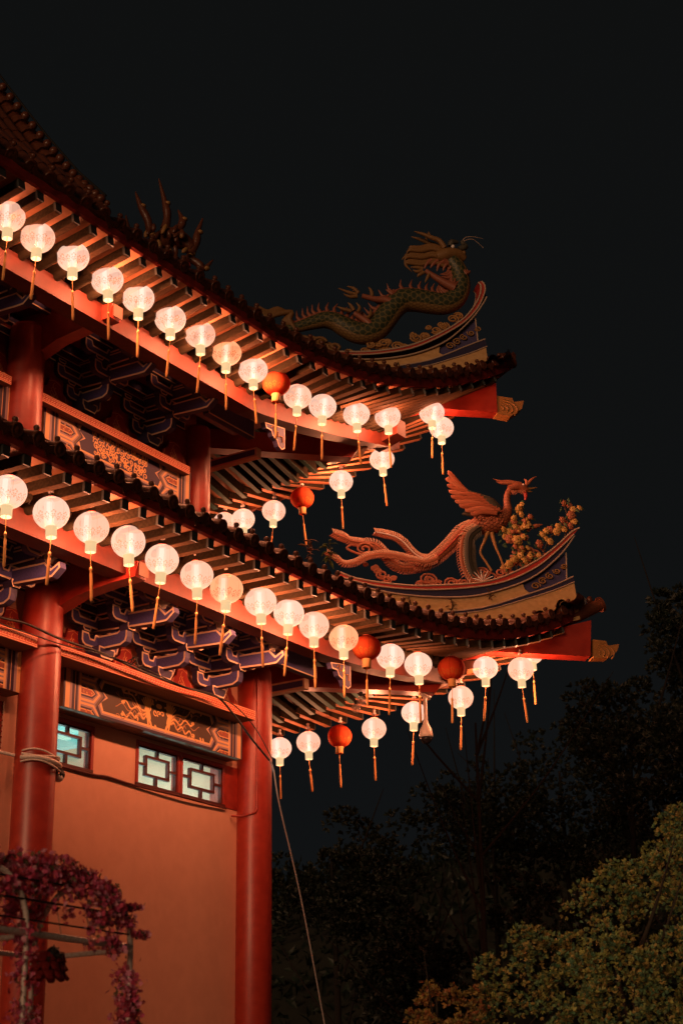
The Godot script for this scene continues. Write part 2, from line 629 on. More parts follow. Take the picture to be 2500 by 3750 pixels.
	m.tube_halo = glow(1.0, 0.86, 0.72, 1.1)  # added glowing shell that gives the lamp tube a soft edge
	m.tube_halo.albedo_color.a = 0.45
	m.tube_halo.transparency = BaseMaterial3D.TRANSPARENCY_ALPHA
	m.fringe = glow(1.0, 0.66, 0.33, 0.88)  # emission stands in for lamplight passing through the fringe
	m.fringe_dark = mat(0.70, 0.38, 0.13, 0.7)
	m.tassel = mat(0.85, 0.42, 0.13, 0.8)
	m.rim = mat(0.55, 0.12, 0.06, 0.6)
	m.glass = mat(0.9, 0.85, 0.8, 0.08)
	m.glass.albedo_color.a = 0.25
	m.glass.transparency = BaseMaterial3D.TRANSPARENCY_ALPHA
	m.pane = mat(0.9, 0.95, 0.95, 0.05)
	m.pane.albedo_color.a = 0.12
	m.pane.transparency = BaseMaterial3D.TRANSPARENCY_ALPHA
	# statues
	m.scales = pictured(scale_image(lin(0.026, 0.038, 0.018), lin(0.14, 0.11, 0.042)), 0.5)
	m.scales.uv1_scale = Vector3(1.4, 1.6, 1)
	m.belly = pictured(scale_image(lin(0.20, 0.125, 0.045), lin(0.10, 0.05, 0.02)), 0.5)
	m.belly.uv1_scale = Vector3(2, 2, 1)
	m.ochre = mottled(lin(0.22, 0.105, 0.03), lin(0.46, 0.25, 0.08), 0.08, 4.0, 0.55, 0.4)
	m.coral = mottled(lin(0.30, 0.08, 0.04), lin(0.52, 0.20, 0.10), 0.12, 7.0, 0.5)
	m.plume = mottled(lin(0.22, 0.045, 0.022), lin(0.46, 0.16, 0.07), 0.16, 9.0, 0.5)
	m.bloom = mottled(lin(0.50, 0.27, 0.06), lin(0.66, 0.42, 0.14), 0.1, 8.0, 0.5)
	m.dim_ochre = mottled(lin(0.13, 0.062, 0.018), lin(0.28, 0.15, 0.05), 0.08, 4.0, 0.55, 0.4)  # ochre, and coral below, darkened to stand for weak light on the dragon
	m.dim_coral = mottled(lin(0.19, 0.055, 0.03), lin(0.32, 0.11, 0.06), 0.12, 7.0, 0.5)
	m.plume_skin = pictured(scale_image(lin(0.40, 0.13, 0.06), lin(0.13, 0.025, 0.014)), 0.5)
	m.plume_skin.uv1_scale = Vector3(2, 2.4, 1)
	m.tie_end = mat(0.085, 0.030, 0.013, 0.7)
	m.barb = mat(0.62, 0.36, 0.24, 0.5)
	m.feather_dark = mat(0.055, 0.050, 0.035, 0.6)
	m.crimson = mat(0.45, 0.03, 0.02, 0.5)
	m.stone_grey = mottled(lin(0.40, 0.34, 0.27), lin(0.60, 0.52, 0.42), 0.1, 5.0, 0.6, 0.4)
	m.eye = mat(0.8, 0.75, 0.7, 0.3)
	# plants
	m.leaf = mat(1, 1, 1, 0.55)
	m.leaf.vertex_color_use_as_albedo = true
	m.leaf.backlight_enabled = true
	m.leaf.backlight = Color(0.35, 0.35, 0.25)
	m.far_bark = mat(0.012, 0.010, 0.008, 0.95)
	m.bark = mottled(lin(0.035, 0.028, 0.02), lin(0.06, 0.05, 0.04), 0.1, 4.0, 0.9, 0.6)


func xf(o: Vector3, x: Vector3, y: Vector3, z: Vector3) -> Transform3D:
	return Transform3D(Basis(x, y, z), o)


# an upright frame whose xy plane faces along the world's -x (x runs out of the front) or +z
func facing_left(o: Vector3) -> Transform3D:
	return xf(o, Vector3(0, 0, 1), Vector3.UP, Vector3(-1, 0, 0))


func build_ground() -> void:
	var g := Geo.new()
	g.box(mottled(lin(0.18, 0.15, 0.13), lin(0.25, 0.22, 0.19), 0.02, 0.5, 0.9), Vector3(0, -0.2, 0), Vector3(700, 0.4, 700))
	var o := MeshInstance3D.new()
	o.name = "ground"
	o.mesh = g.mesh()
	o.set_meta("kind", "structure")
	add_child(o)


func column(x: float, z: float, r: float, y0: float, y1: float) -> void:
	var g := Geo.new()
	g.lathe(m.red, [Vector2(0, y0), Vector2(r, y0), Vector2(r, y0 + (y1 - y0) * 0.6), Vector2(r * 0.985, y1 - 0.25), Vector2(r * 0.93, y1 - 0.05), Vector2(r * 0.86, y1), Vector2(0, y1)], 40)
	part("column", g, temple, Transform3D(Basis(), Vector3(x, 0, z)))


func wall_box(called: String, mt, x0: float, x1: float, y0: float, y1: float, z0: float, z1: float, parent = null) -> MeshInstance3D:
	var g := Geo.new()
	g.box(mt, Vector3((x0 + x1) / 2, (y0 + y1) / 2, (z0 + z1) / 2), Vector3(x1 - x0, y1 - y0, z1 - z0))
	return part(called, g, parent if parent else temple)


func fret_beam(x0: float, x1: float, y0: float, y1: float, z: float, z_back: float) -> void:
	var g := Geo.new()
	g.quad(m.fret, Vector3(x0, y0, z), Vector3(x1, y0, z), Vector3(x1, y1, z), Vector3(x0, y1, z), false, Vector2(0, 1), Vector2((x1 - x0) / 3.3, 0))
	g.box(m.brown, Vector3((x0 + x1) / 2, (y0 + y1) / 2, (z + z_back) / 2 - 0.002), Vector3(x1 - x0, y1 - y0, z - z_back - 0.002))
	part("fret_beam", g, temple)


func painted_board(picture, x0: float, x1: float, y0: float, y1: float, z: float, z_back: float) -> void:
	var g := Geo.new()
	g.quad(picture, Vector3(x0, y0, z), Vector3(x1, y0, z), Vector3(x1, y1, z), Vector3(x0, y1, z))
	g.box(m.brown, Vector3((x0 + x1) / 2, (y0 + y1) / 2, (z + z_back) / 2 - 0.002), Vector3(x1 - x0, y1 - y0, z - z_back - 0.002))
	part("painted_board", g, temple)


# a lattice window: a red frame, a clear pane and a pattern of dark bars
func window(x0: float, x1: float, y0: float, y1: float, z: float) -> void:
	var g := Geo.new()
	var f := 0.055
	g.box(m.red, Vector3((x0 + x1) / 2, y1 - f / 2, z), Vector3(x1 - x0, f, 0.12))
	g.box(m.maroon, Vector3((x0 + x1) / 2, y0 + 0.018, z), Vector3(x1 - x0, 0.036, 0.12))
	for x in [x0 + f / 2 - 0.005, x1 - f / 2 + 0.005]:
		g.box(m.red, Vector3(x, (y0 + y1) / 2, z - 0.003), Vector3(f - 0.01, y1 - y0 - 0.004, 0.12))
	var w := part("window", g, temple)
	var p := Geo.new()
	p.box(m.pane, Vector3((x0 + x1) / 2, (y0 + y1) / 2, z - 0.02), Vector3(x1 - x0 - f * 2, y1 - y0 - f * 1.5, 0.006))
	part("pane", p, w)
	var a := x0 + f
	var b := x1 - f
	var c := y0 + 0.036
	var d := y1 - f
	var at := func(u: float, v: float) -> Vector3: return Vector3(lerpf(a, b, u), lerpf(c, d, v), z + 0.012)
	var bars := [[0.22, 0.27, 0.80, 0.27], [0.22, 0.75, 0.80, 0.75], [0.22, 0.27, 0.22, 0.75], [0.80, 0.27, 0.80, 0.75], [0.51, 0.75, 0.51, 1.0], [0.49, 0.0, 0.49, 0.27], [0.0, 0.52, 0.22, 0.52], [0.80, 0.50, 1.0, 0.50], [0.0, 0.0, 0.0, 1.0], [1.0, 0.0, 1.0, 1.0], [0.0, 0.98, 1.0, 0.98]]
	for i in bars.size():
		var q = bars[i]
		var s: Vector3 = at.call(q[0], q[1])
		var e: Vector3 = at.call(q[2], q[3])
		var l := Geo.new()
		var k := 0.0005 * (i % 4)
		if absf(s.x - e.x) > absf(s.y - e.y):
			l.box(m.maroon, (s + e) / 2 + Vector3(0, 0, k), Vector3(absf(e.x - s.x) + 0.03, 0.032, 0.05))
		else:
			l.box(m.maroon, (s + e) / 2 + Vector3(0, 0, -k - 0.0005), Vector3(0.034, absf(e.y - s.y) + 0.02, 0.048))
		part("lattice_bar", l, w)


func build_lower_wall() -> void:
	column(-4.525, 0.2, 0.242, 0.0, 8.0)
	column(0.0, 0.0, 0.245, 0.0, 8.05)
	var zf := -0.15
	wall_box("wall", m.plaster, -9.5, 0.0, 0.0, 6.03, -0.4, zf)
	wall_box("wall", m.plaster, -3.158, -2.347, 6.03, 6.61, -0.4, zf)
	wall_box("wall", m.plaster, -4.72, -4.05, 6.03, 6.61, -0.4, zf)
	wall_box("wall", m.plaster, -9.5, -5.65, 6.03, 6.61, -0.4, zf)
	wall_box("wall", m.plaster, -9.5, 0.0, 6.61, 8.9, -0.4, zf - 0.01)
	wall_box("wall_pier", m.red, -0.476, -0.02, 6.03, 6.61, -0.4, zf + 0.012)
	wall_box("side_wall", m.plaster, -0.25, 0.0, 0.0, 8.4, -7.0, -0.402)
	wall_box("back_wall", mottled(lin(0.46, 0.70, 0.66), lin(0.72, 0.84, 0.78), 0.05, 1.2, 0.8), -9.5, -0.25, 0.0, 8.4, -4.4, -4.2)
	wall_box("far_side_wall", m.plaster, -9.5, -9.25, 0.0, 8.4, -4.2, -0.4)
	window(-1.445, -0.476, 6.03, 6.61, zf - 0.04)
	window(-2.347, -1.452, 6.03, 6.61, zf - 0.04)
	window(-4.06, -3.158, 6.03, 6.61, zf - 0.04)
	# the neighbouring bay's window is dark
	var g := Geo.new()
	g.box(m.maroon, Vector3(-5.185, 6.32, zf - 0.06), Vector3(0.93, 0.58, 0.06))
	for k in 9:
		g.box(m.dark_red, Vector3(-5.6 + k * 0.105, 6.32, zf - 0.02), Vector3(0.02, 0.58, 0.02))
		g.box(m.dark_red, Vector3(-5.185, 6.06 + k * 0.065, zf - 0.018), Vector3(0.93, 0.014, 0.018))
	part("louvre_window", g, temple)
	# painted beams over the windows
	painted_board(m.board_birds, -4.0, -0.42, 6.667, 7.197, 0.10, zf - 0.02)
	painted_board(m.board_birds, -8.4, -4.69, 6.667, 7.197, 0.10, zf - 0.02)
	fret_beam(-4.40, -0.53, 7.145, 7.275, 0.40, -0.1)
	fret_beam(-8.2, -4.80, 7.145, 7.275, 0.40, -0.1)
	# the lit room behind the windows
	var pale := mottled(lin(0.34, 0.66, 0.66), lin(0.82, 0.90, 0.80), 0.05, 1.6, 0.8)
	var room := Geo.new()
	room.box(pale, Vector3(-4.75, 7.36, -2.3), Vector3(9.0, 0.08, 3.78))
	part("ceiling", room, temple)
	for k in 9:
		var b := Geo.new()
		b.box(mat(0.30, 0.55, 0.56, 0.7), Vector3(-0.75 - k * 0.95, 7.24, -2.3), Vector3(0.16, 0.16, 3.7))
		part("ceiling_beam", b, temple)
	for k in 4:
		var b := Geo.new()
		b.box(mat(0.78, 0.80, 0.70, 0.7), Vector3(-4.75, 7.285, -0.9 - k * 0.9), Vector3(8.9, 0.07, 0.10))
		part("ceiling_rib", b, temple)
	for k in 3:
		var l := Geo.new()
		l.tube(glow(0.9, 1.0, 0.95, 3.0), [Vector3(-1.6 - k * 1.7, 5.35, -1.5), Vector3(-0.7 - k * 1.7, 5.35, -1.5)], 0.02, 8)
		var lamp := solo("fluorescent_lamp", l, ["fluorescent tube in the room behind the pair of windows by the corner", "fluorescent tube in the room behind the wall between the windows", "fluorescent tube in the room behind the window beside the left column"][k], "lamp", "lamps inside the temple")
		var light := OmniLight3D.new()
		light.name = "lamp_light"
		light.light_color = Color(0.74, 1.0, 1.0)
		light.light_energy = 2.8
		light.light_size = 0.06
		light.omni_range = 12.0
		light.omni_attenuation = 2.0
		light.shadow_enabled = true
		light.position = Vector3(-1.15 - k * 1.7, 5.45, -1.5)
		lamp.add_child(light)


func build_upper_wall() -> void:
	column(-4.42, -0.437, 0.24, 8.0, 11.7)
	column(-0.615, -0.637, 0.21, 8.0, 11.7)
	var zf := -0.66
	wall_box("upper_wall", m.dark_red, -9.0, -0.6, 8.9, 12.4, -0.9, zf)
	wall_box("upper_side_wall", m.dark_red, -0.85, -0.6, 8.5, 12.4, -7.0, -0.902)
	painted_board(m.board_scrolls, -4.02, -0.97, 10.30, 10.83, -0.45, zf - 0.02)
	painted_board(m.board_scrolls, -8.0, -4.55, 10.30, 10.83, -0.45, zf - 0.02)
	fret_beam(-4.32, -1.13, 10.725, 10.845, -0.34, zf - 0.01)
	fret_beam(-8.0, -4.75, 10.725, 10.845, -0.34, zf - 0.01)


# ---------------------------------------------------------------- eaves
func lift(t: Dictionary, x: float, side: int) -> float:   # the upper roof's side eave hangs a little higher
	return t.lift * (1.0 - smoothstep(0.2, 0.6, bend(t, x))) if side else 0.0


func eave(t: Dictionary, x: float, side := 0) -> Vector3:     # the lower front edge of the rafter ends
	var k := clampf((x - t.xs) / (t.xc - t.xs), 0.0, 1.05)
	return Vector3(x, t.y0 + t.rise * pow(k, t.pow) + lift(t, x, side), t.ez + t.flare * k * k)


func bend(t: Dictionary, x: float) -> float:
	return clampf((x - t.xs) / (t.xc - t.xs), 0.0, 1.0)


func purlin_y(t: Dictionary, x: float) -> float:   # underside of the eave beam
	var k := maxf(0.0, (x - t.px) / (t.cross - t.px))
	return t.pb + t.pr * pow(k, t.pp)


func root(t: Dictionary, xe: float) -> float:      # where along the eave beam the rafter that ends at xe crosses it
	var last: float = t.xc - 0.25
	return xe if xe <= t.xf else t.xf + (xe - t.xf) * (t.cross - 0.3 - t.xf) / (last - t.xf)


func mirror(p: Vector3) -> Vector3:                # from the front to the side, across the hip
	return Vector3(HIP + p.z, p.y, p.x - HIP)


func roof_y(t: Dictionary, x: float, z: float) -> float:
	var e := eave(t, x)
	var d := maxf(0.0, e.z - z)
	return t.y0 + 0.20 + t.a * d + t.b * d * d + (e.y - t.y0) * (1.0 + 0.12) * pow(maxf(0.0, 1.0 - d / 2.4), 1.5)


func build_eave(t: Dictionary) -> void:
	var xs := []
	var x: float = t.xmin
	while x < t.xc - 0.2:
		xs.append(x)
		x += 0.305
	for side in 2:
		var at := func(p: Vector3) -> Vector3: return p if side == 0 else mirror(p)
		# boards over the rafters
		var b := Geo.new()
		var rows := []
		for i in range(-1, xs.size() + 1):
			var xe: float = xs[i] if i >= 0 and i < xs.size() else (t.xmin - 0.3 if i < 0 else t.xc - 0.02)
			if side == 1 and xe < t.smin + 1.0:
				continue
			var e := eave(t, xe, side)
			var xr := root(t, xe)
			var up := lift(t, xe, side)
			var pin := Vector3(xr, purlin_y(t, xr) + 0.42 + up, t.pz)
			var back := Vector3(xr, purlin_y(t, xr) + (0.50 if side == 0 else 0.70) + up, minf(t.pz - 0.95, 10.0))
			if xe > HIP + t.pz - 0.95:
				back.z = maxf(back.z, back.x - HIP)
			rows.append([at.call(Vector3(e.x, e.y + 0.112, e.z + 0.02)), at.call(pin), at.call(back)])
		for i in rows.size() - 1:
			for k in 2:
				if side == 0:
					b.quad(m.soffit, rows[i][k], rows[i][k + 1], rows[i + 1][k + 1], rows[i + 1][k])
				else:
					b.quad(m.soffit, rows[i][k + 1], rows[i][k], rows[i + 1][k], rows[i + 1][k + 1])
		var soffit := part(t.name + "_soffit_board", b, temple)
		# rafters
		for i in xs.size():
			var xe: float = xs[i]
			if side == 1 and xe < t.smin + 1.0:
				continue
			var e := eave(t, xe, side)
			var xr := root(t, xe)
			var py := purlin_y(t, xr)
			var a := Vector3(xr, py + 0.355 + lift(t, xe, side), t.pz)
			var end := Vector3(e.x, e.y + 0.055, e.z)
			var d := (end - a).normalized()
			var g := Geo.new()
			g.rafter(m.rafter, m.rafter_lit_under if side == 0 else m.soffit, at.call(a - d * 0.1), at.call(end - d * 0.015), 0.098, 0.112)  # dark sides and lighter underside imitate shade and lantern light
			g.beam(m.slate, at.call(end - d * 0.02), at.call(end + d * 0.012), 0.104, 0.118)
			part("flying_rafter", g, soffit)
			var r := Geo.new()
			if side == 0:
				var low := a + Vector3(0, -0.085, 0)
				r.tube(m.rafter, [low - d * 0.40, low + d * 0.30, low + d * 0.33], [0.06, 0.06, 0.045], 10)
			else:
				var tip := a + Vector3(0, -0.055, 0.0)
				var inner := tip + Vector3(0, 0.36, -1.5)
				var q := (tip - inner).normalized()
				r.rafter(m.rafter, m.teal, at.call(inner), at.call(tip), 0.088, 0.15)  # teal only below; the sides are darkened to imitate shade
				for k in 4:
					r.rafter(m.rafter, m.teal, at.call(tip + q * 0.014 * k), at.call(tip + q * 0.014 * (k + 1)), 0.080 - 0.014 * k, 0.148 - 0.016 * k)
			part("rafter", r, soffit)
		# fascia and roof skin
		var f := Geo.new()
		var s := Geo.new()
		var prev := []
		var prev_s := []
		var n := 72
		for i in n + 1:
			var xe := lerpf(t.xmin - 0.3 if side == 0 else t.smin, t.xc + 0.10, float(i) / n)
			var e := eave(t, xe, side)
			var k := bend(t, xe)
			var ph := absf(sin(PI * (xe - t.xmin) / 0.31))
			var cur := [at.call(e + Vector3(0, 0.105, 0.02)), at.call(e + Vector3(0, 0.125, 0.055)), at.call(e + Vector3(0, 0.235 + 0.09 * k - 0.05 * ph, 0.085)), at.call(e + Vector3(0, 0.245 + 0.09 * k - 0.05 * ph, 0.06)), at.call(e + Vector3(0, 0.115, -0.01))]
			var line := []
			for j in 7:
				var zt := lerpf(e.z + 0.05, maxf(t.zt, xe - HIP), j / 6.0)
				if xe - HIP > e.z + 0.05:
					zt = e.z + 0.05
				if t.name == "upper" and side == 0 and xe < -5.4:
					zt = e.z + 0.05 - 0.02 * j
				line.append(at.call(Vector3(xe, roof_y(t, xe, zt) + 0.06, zt)))
			if i:
				for j in 4:
					if side == 0:
						f.quad(m.dark_red, prev[j], cur[j], cur[j + 1], prev[j + 1])
					else:
						f.quad(m.dark_red, cur[j], prev[j], prev[j + 1], cur[j + 1])
				for j in 6:
					if side == 0:
						s.quad(m.glaze, prev_s[j], line[j], line[j + 1], prev_s[j + 1], true)
					else:
						s.quad(m.glaze, line[j], prev_s[j], prev_s[j + 1], line[j + 1], true)
			prev = cur
			prev_s = line
		part("eave_fascia", f, temple)
		var skin := part(t.name + "_roof", s, temple)
		tiles(t, side, skin)
	# the eave beam, and its mirror down the side
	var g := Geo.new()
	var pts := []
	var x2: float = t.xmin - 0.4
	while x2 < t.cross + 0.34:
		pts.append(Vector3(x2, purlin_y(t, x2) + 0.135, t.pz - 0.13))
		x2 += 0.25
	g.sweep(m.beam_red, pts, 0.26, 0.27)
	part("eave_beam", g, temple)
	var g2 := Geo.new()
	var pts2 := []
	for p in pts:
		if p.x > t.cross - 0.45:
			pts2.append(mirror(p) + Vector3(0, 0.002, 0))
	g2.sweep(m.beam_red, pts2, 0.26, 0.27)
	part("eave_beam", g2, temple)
	# boards that close the space between wall and eave beam
	var c := Geo.new()
	c.box(m.dark_red, Vector3(-4.0 + t.oz * 0.5, t.pb + 0.52, (t.pz + t.oz) / 2 - 0.1), Vector3(9.2, 0.03, t.pz - t.oz - 0.2))
	part("ceiling_board", c, temple)


func tiles(t: Dictionary, side: int, skin: Node3D) -> void:
	# one cap tile (a half pipe with a boss on its end and a knob) and one drip tile, shared by the whole edge
	var cap := Geo.new()
	var half := []
	for k in 9:
		half.append(Vector2(cos(PI * k / 8), sin(PI * k / 8)) * 0.078)
	var segs := [0.0, -0.24, -0.26, -0.50, -0.52, -0.78]
	for i in segs.size() - 1:
		var s0 := 1.0 + (0.10 if i % 2 else 0.0)
		var s1 := 1.0
		for k in 8:
			cap.quad(m.glaze2, Vector3(half[k].x * s0, half[k].y * s0, segs[i]), Vector3(half[k].x * s1, half[k].y * s1, segs[i + 1]), Vector3(half[k + 1].x * s1, half[k + 1].y * s1, segs[i + 1]), Vector3(half[k + 1].x * s0, half[k + 1].y * s0, segs[i]), true)
	cap.lathe(m.glaze2, [Vector2(0.0, 0.016), Vector2(0.03, 0.013), Vector2(0.05, 0.004), Vector2(0.066, 0.012), Vector2(0.082, 0.010), Vector2(0.086, -0.02), Vector2(0.0, -0.02)], 14, xf(Vector3(0, 0.0, 0.005), Vector3.RIGHT, Vector3(0, 0, 1), Vector3(0, -1, 0)))
	cap.lathe(m.glaze2, [Vector2(0.028, 0.07), Vector2(0.022, 0.085), Vector2(0.034, 0.10), Vector2(0.036, 0.118), Vector2(0.022, 0.136), Vector2(0.0, 0.142)], 9, Transform3D(Basis(), Vector3(0, 0, -0.07)))
	var cap_mesh := cap.mesh()
	var drip := Geo.new()
	drip.plate(m.glaze, m.glaze, PackedVector2Array([Vector2(-0.135, 0.07), Vector2(-0.13, 0.0), Vector2(-0.085, -0.045), Vector2(-0.045, -0.06), Vector2(0.0, -0.11), Vector2(0.045, -0.06), Vector2(0.085, -0.045), Vector2(0.13, 0.0), Vector2(0.135, 0.07), Vector2(0.08, 0.025), Vector2(0.0, 0.0), Vector2(-0.08, 0.025)]), 0.016)
	for i in 6:
		var u0 := -0.135 + 0.27 * i / 6.0
		var u1 := -0.135 + 0.27 * (i + 1) / 6.0
		var y0 := 0.07 * pow(absf(u0) / 0.135, 2.0)
		var y1 := 0.07 * pow(absf(u1) / 0.135, 2.0)
		drip.quad(m.glaze, Vector3(u0, y0, 0.0), Vector3(u1, y1, 0.0), Vector3(u1, y1, -0.7), Vector3(u0, y0, -0.7), true)
	var drip_mesh := drip.mesh()
	var x: float = t.xmin if side == 0 else t.smin
	while x < t.xc + 0.05:
		for kind in 2:
			var xe := x + (0.155 if kind else 0.0)
			if xe > t.xc + 0.06:
				continue
			var e := eave(t, xe)
			var k := bend(t, xe)
			var tangent := (eave(t, xe + 0.05) - eave(t, xe - 0.05)).normalized()
			var slope := Vector3(0, roof_y(t, xe, e.z) - roof_y(t, xe, e.z - 0.6), 0.6).normalized()
			if t.name == "upper" and side == 0 and xe < -5.4:
				slope = Vector3(0, -0.76, 0.65)
			var z := (slope - tangent * slope.dot(tangent)).normalized()
			z = z.rotated(tangent, rng.randf_range(-0.03, 0.03))
			var o := e + Vector3(0, (0.27 + 0.11 * k) if kind == 0 else (0.255 + 0.09 * k), 0.10 + (0.012 if kind == 0 else 0.0))
			o += Vector3(rng.randf_range(-0.012, 0.012), rng.randf_range(-0.008, 0.008), rng.randf_range(-0.010, 0.010))
			var f := xf(o, tangent, z.cross(tangent), z)
			if side == 1:
				f = Transform3D(Basis(-mirror_dir(tangent), mirror_dir(z.cross(tangent)), mirror_dir(z)), mirror(o))
			part("cap_tile" if kind == 0 else "drip_tile", cap_mesh if kind == 0 else drip_mesh, skin, f)
		x += 0.31


func mirror_dir(v: Vector3) -> Vector3:
	return Vector3(v.z, v.y, v.x)


# the steep slope of the main roof above the upper eave, with its descending ridge at the gable
func build_main_roof() -> void:
	var prof := [Vector2(1.66, 12.10), Vector2(1.2, 12.60), Vector2(0.62, 13.35), Vector2(-0.1, 14.35), Vector2(-0.9, 15.5), Vector2(-1.7, 16.75)]
	var s := Geo.new()
	for i in prof.size() - 1:
		var a: Vector2 = prof[i]
		var b: Vector2 = prof[i + 1]
		s.quad(m.glaze, Vector3(-9.2, a.y, a.x), Vector3(-5.62, a.y, a.x), Vector3(-5.62, b.y, b.x), Vector3(-9.2, b.y, b.x), true)
	s.plate(m.dark_red, m.dark_red, PackedVector2Array([Vector2(1.0, 12.6), Vector2(0.5, 13.3), Vector2(-0.1, 14.2), Vector2(-0.9, 15.4), Vector2(-1.7, 16.6), Vector2(-4.0, 16.6), Vector2(-4.0, 12.2)]), 0.1, facing_left(Vector3(-5.5, 0, 0)))
	var roof := part("main_roof", s, temple)
	var k := 0
	while k < 11:
		var g := Geo.new()
		var pts := []
		for p in prof:
			pts.append(Vector3(-8.3 + k * 0.31 - 0.31, p.y + 0.02, p.x))
		g.tube(m.glaze2, pts, 0.08, 10)
		for i in prof.size() - 1:
			for j in 4:
				var q: Vector3 = pts[i].lerp(pts[i + 1], j / 4.0 + 0.12)
				var d: Vector3 = (pts[i + 1] - pts[i]).normalized()
				g.tube(m.glaze2, [q, q + d * 0.02], 0.09, 10)
		part("tile_roll", g, roof)
		for i in prof.size() - 1:
			pass
		k += 1
	# courses of pan tiles between the rolls
	for c in 11:
		for j in 16:
			if c > 9:
				continue
			var u := float(j) / 16.0 * (prof.size() - 1)
			var i := int(u)
			var p: Vector2 = prof[i].lerp(prof[i + 1], u - i)
			var d: Vector2 = (prof[i + 1] - prof[i]).normalized()
			var g := Geo.new()
			var y := Vector3(0, d.y, d.x)
			g.box(m.glaze, Vector3(-8.3 + c * 0.31 - 0.155, p.y + 0.02, p.x) + y * 0.12, Vector3(0.19, 0.02, 0.30), Basis(Vector3.RIGHT, y.cross(Vector3.RIGHT) * -1.0, y))
			part("pan_tile", g, roof)
	var r := Geo.new()
	var line := []
	for p in prof:
		line.append(Vector3(-5.50, p.y + 0.10, p.x - 0.02))
	r.tube(m.glaze, line, 0.10, 8)
	for i in line.size() - 1:
		for j in 5:
			var q: Vector3 = (line[i] as Vector3).lerp(line[i + 1], (j + 0.5) / 5.0)
			var d2: Vector3 = (line[i + 1] - line[i]).normalized()
			r.tube(m.glaze2, [q - d2 * 0.09, q + d2 * 0.05], [0.135, 0.115], 10)
			r.ball(m.glaze2, q + Vector3(0.02, 0.10, 0.10), Vector3.ONE * 0.06, 7)
	var line2 := []
	for p in line:
		line2.append(p + Vector3(0.02, 0.17, 0.13))
	r.tube(m.black, line2, 0.015, 6)
	part("gable_ridge", r, temple)


# ---------------------------------------------------------------- bracket sets under the eaves
func arm_outline(half: float, h: float) -> PackedVector2Array:
	return PackedVector2Array([Vector2(-half, h), Vector2(-half, h * 0.36), Vector2(-half + 0.022, h * 0.13), Vector2(-half + 0.07, 0), Vector2(half - 0.07, 0), Vector2(half - 0.022, h * 0.13), Vector2(half, h * 0.36), Vector2(half, h), Vector2(half - 0.13, h), Vector2(half - 0.16, h * 0.62), Vector2(0.12, h * 0.62), Vector2(0.09, h), Vector2(-0.09, h), Vector2(-0.12, h * 0.62), Vector2(-half + 0.16, h * 0.62), Vector2(-half + 0.13, h)])


func across(s: Node3D, half: float, y: float, h: float, z: float) -> void:      # an arm along the front
	var g := Geo.new()
	g.lined(m.blue, m.gold, m.navy, arm_outline(half, h), 0.085, Transform3D(Basis(), Vector3(0, y, z - 0.0425)), 0.024)
	part("arm", g, s)
	for x in [-half + 0.065, half - 0.065]:
		block(s, Vector3(x, y + h + 0.002, z), 0.15, 0.06)


func block(s: Node3D, o: Vector3, w: float, h: float) -> void:                    # a bearing block, wider at the top
	var g := Geo.new()
	var p := PackedVector2Array([Vector2(-w * 0.34, 0), Vector2(w * 0.34, 0), Vector2(w * 0.5, h * 0.5), Vector2(w * 0.5, h), Vector2(-w * 0.5, h), Vector2(-w * 0.5, h * 0.5)])
	g.lined(m.navy, m.gold, m.navy, p, w * 0.9, Transform3D(Basis(), o - Vector3(0, 0, w * 0.45)), 0.017)
	part("block", g, s)


func outward(s: Node3D, poly: PackedVector2Array, w := 0.10) -> void:             # an arm that reaches out of the front; poly in (z, y)
	var g := Geo.new()
	g.lined(m.blue, m.gold, m.navy, poly, w, facing_left(Vector3(w * 0.5, 0, 0)), 0.024)
	part("arm", g, s)


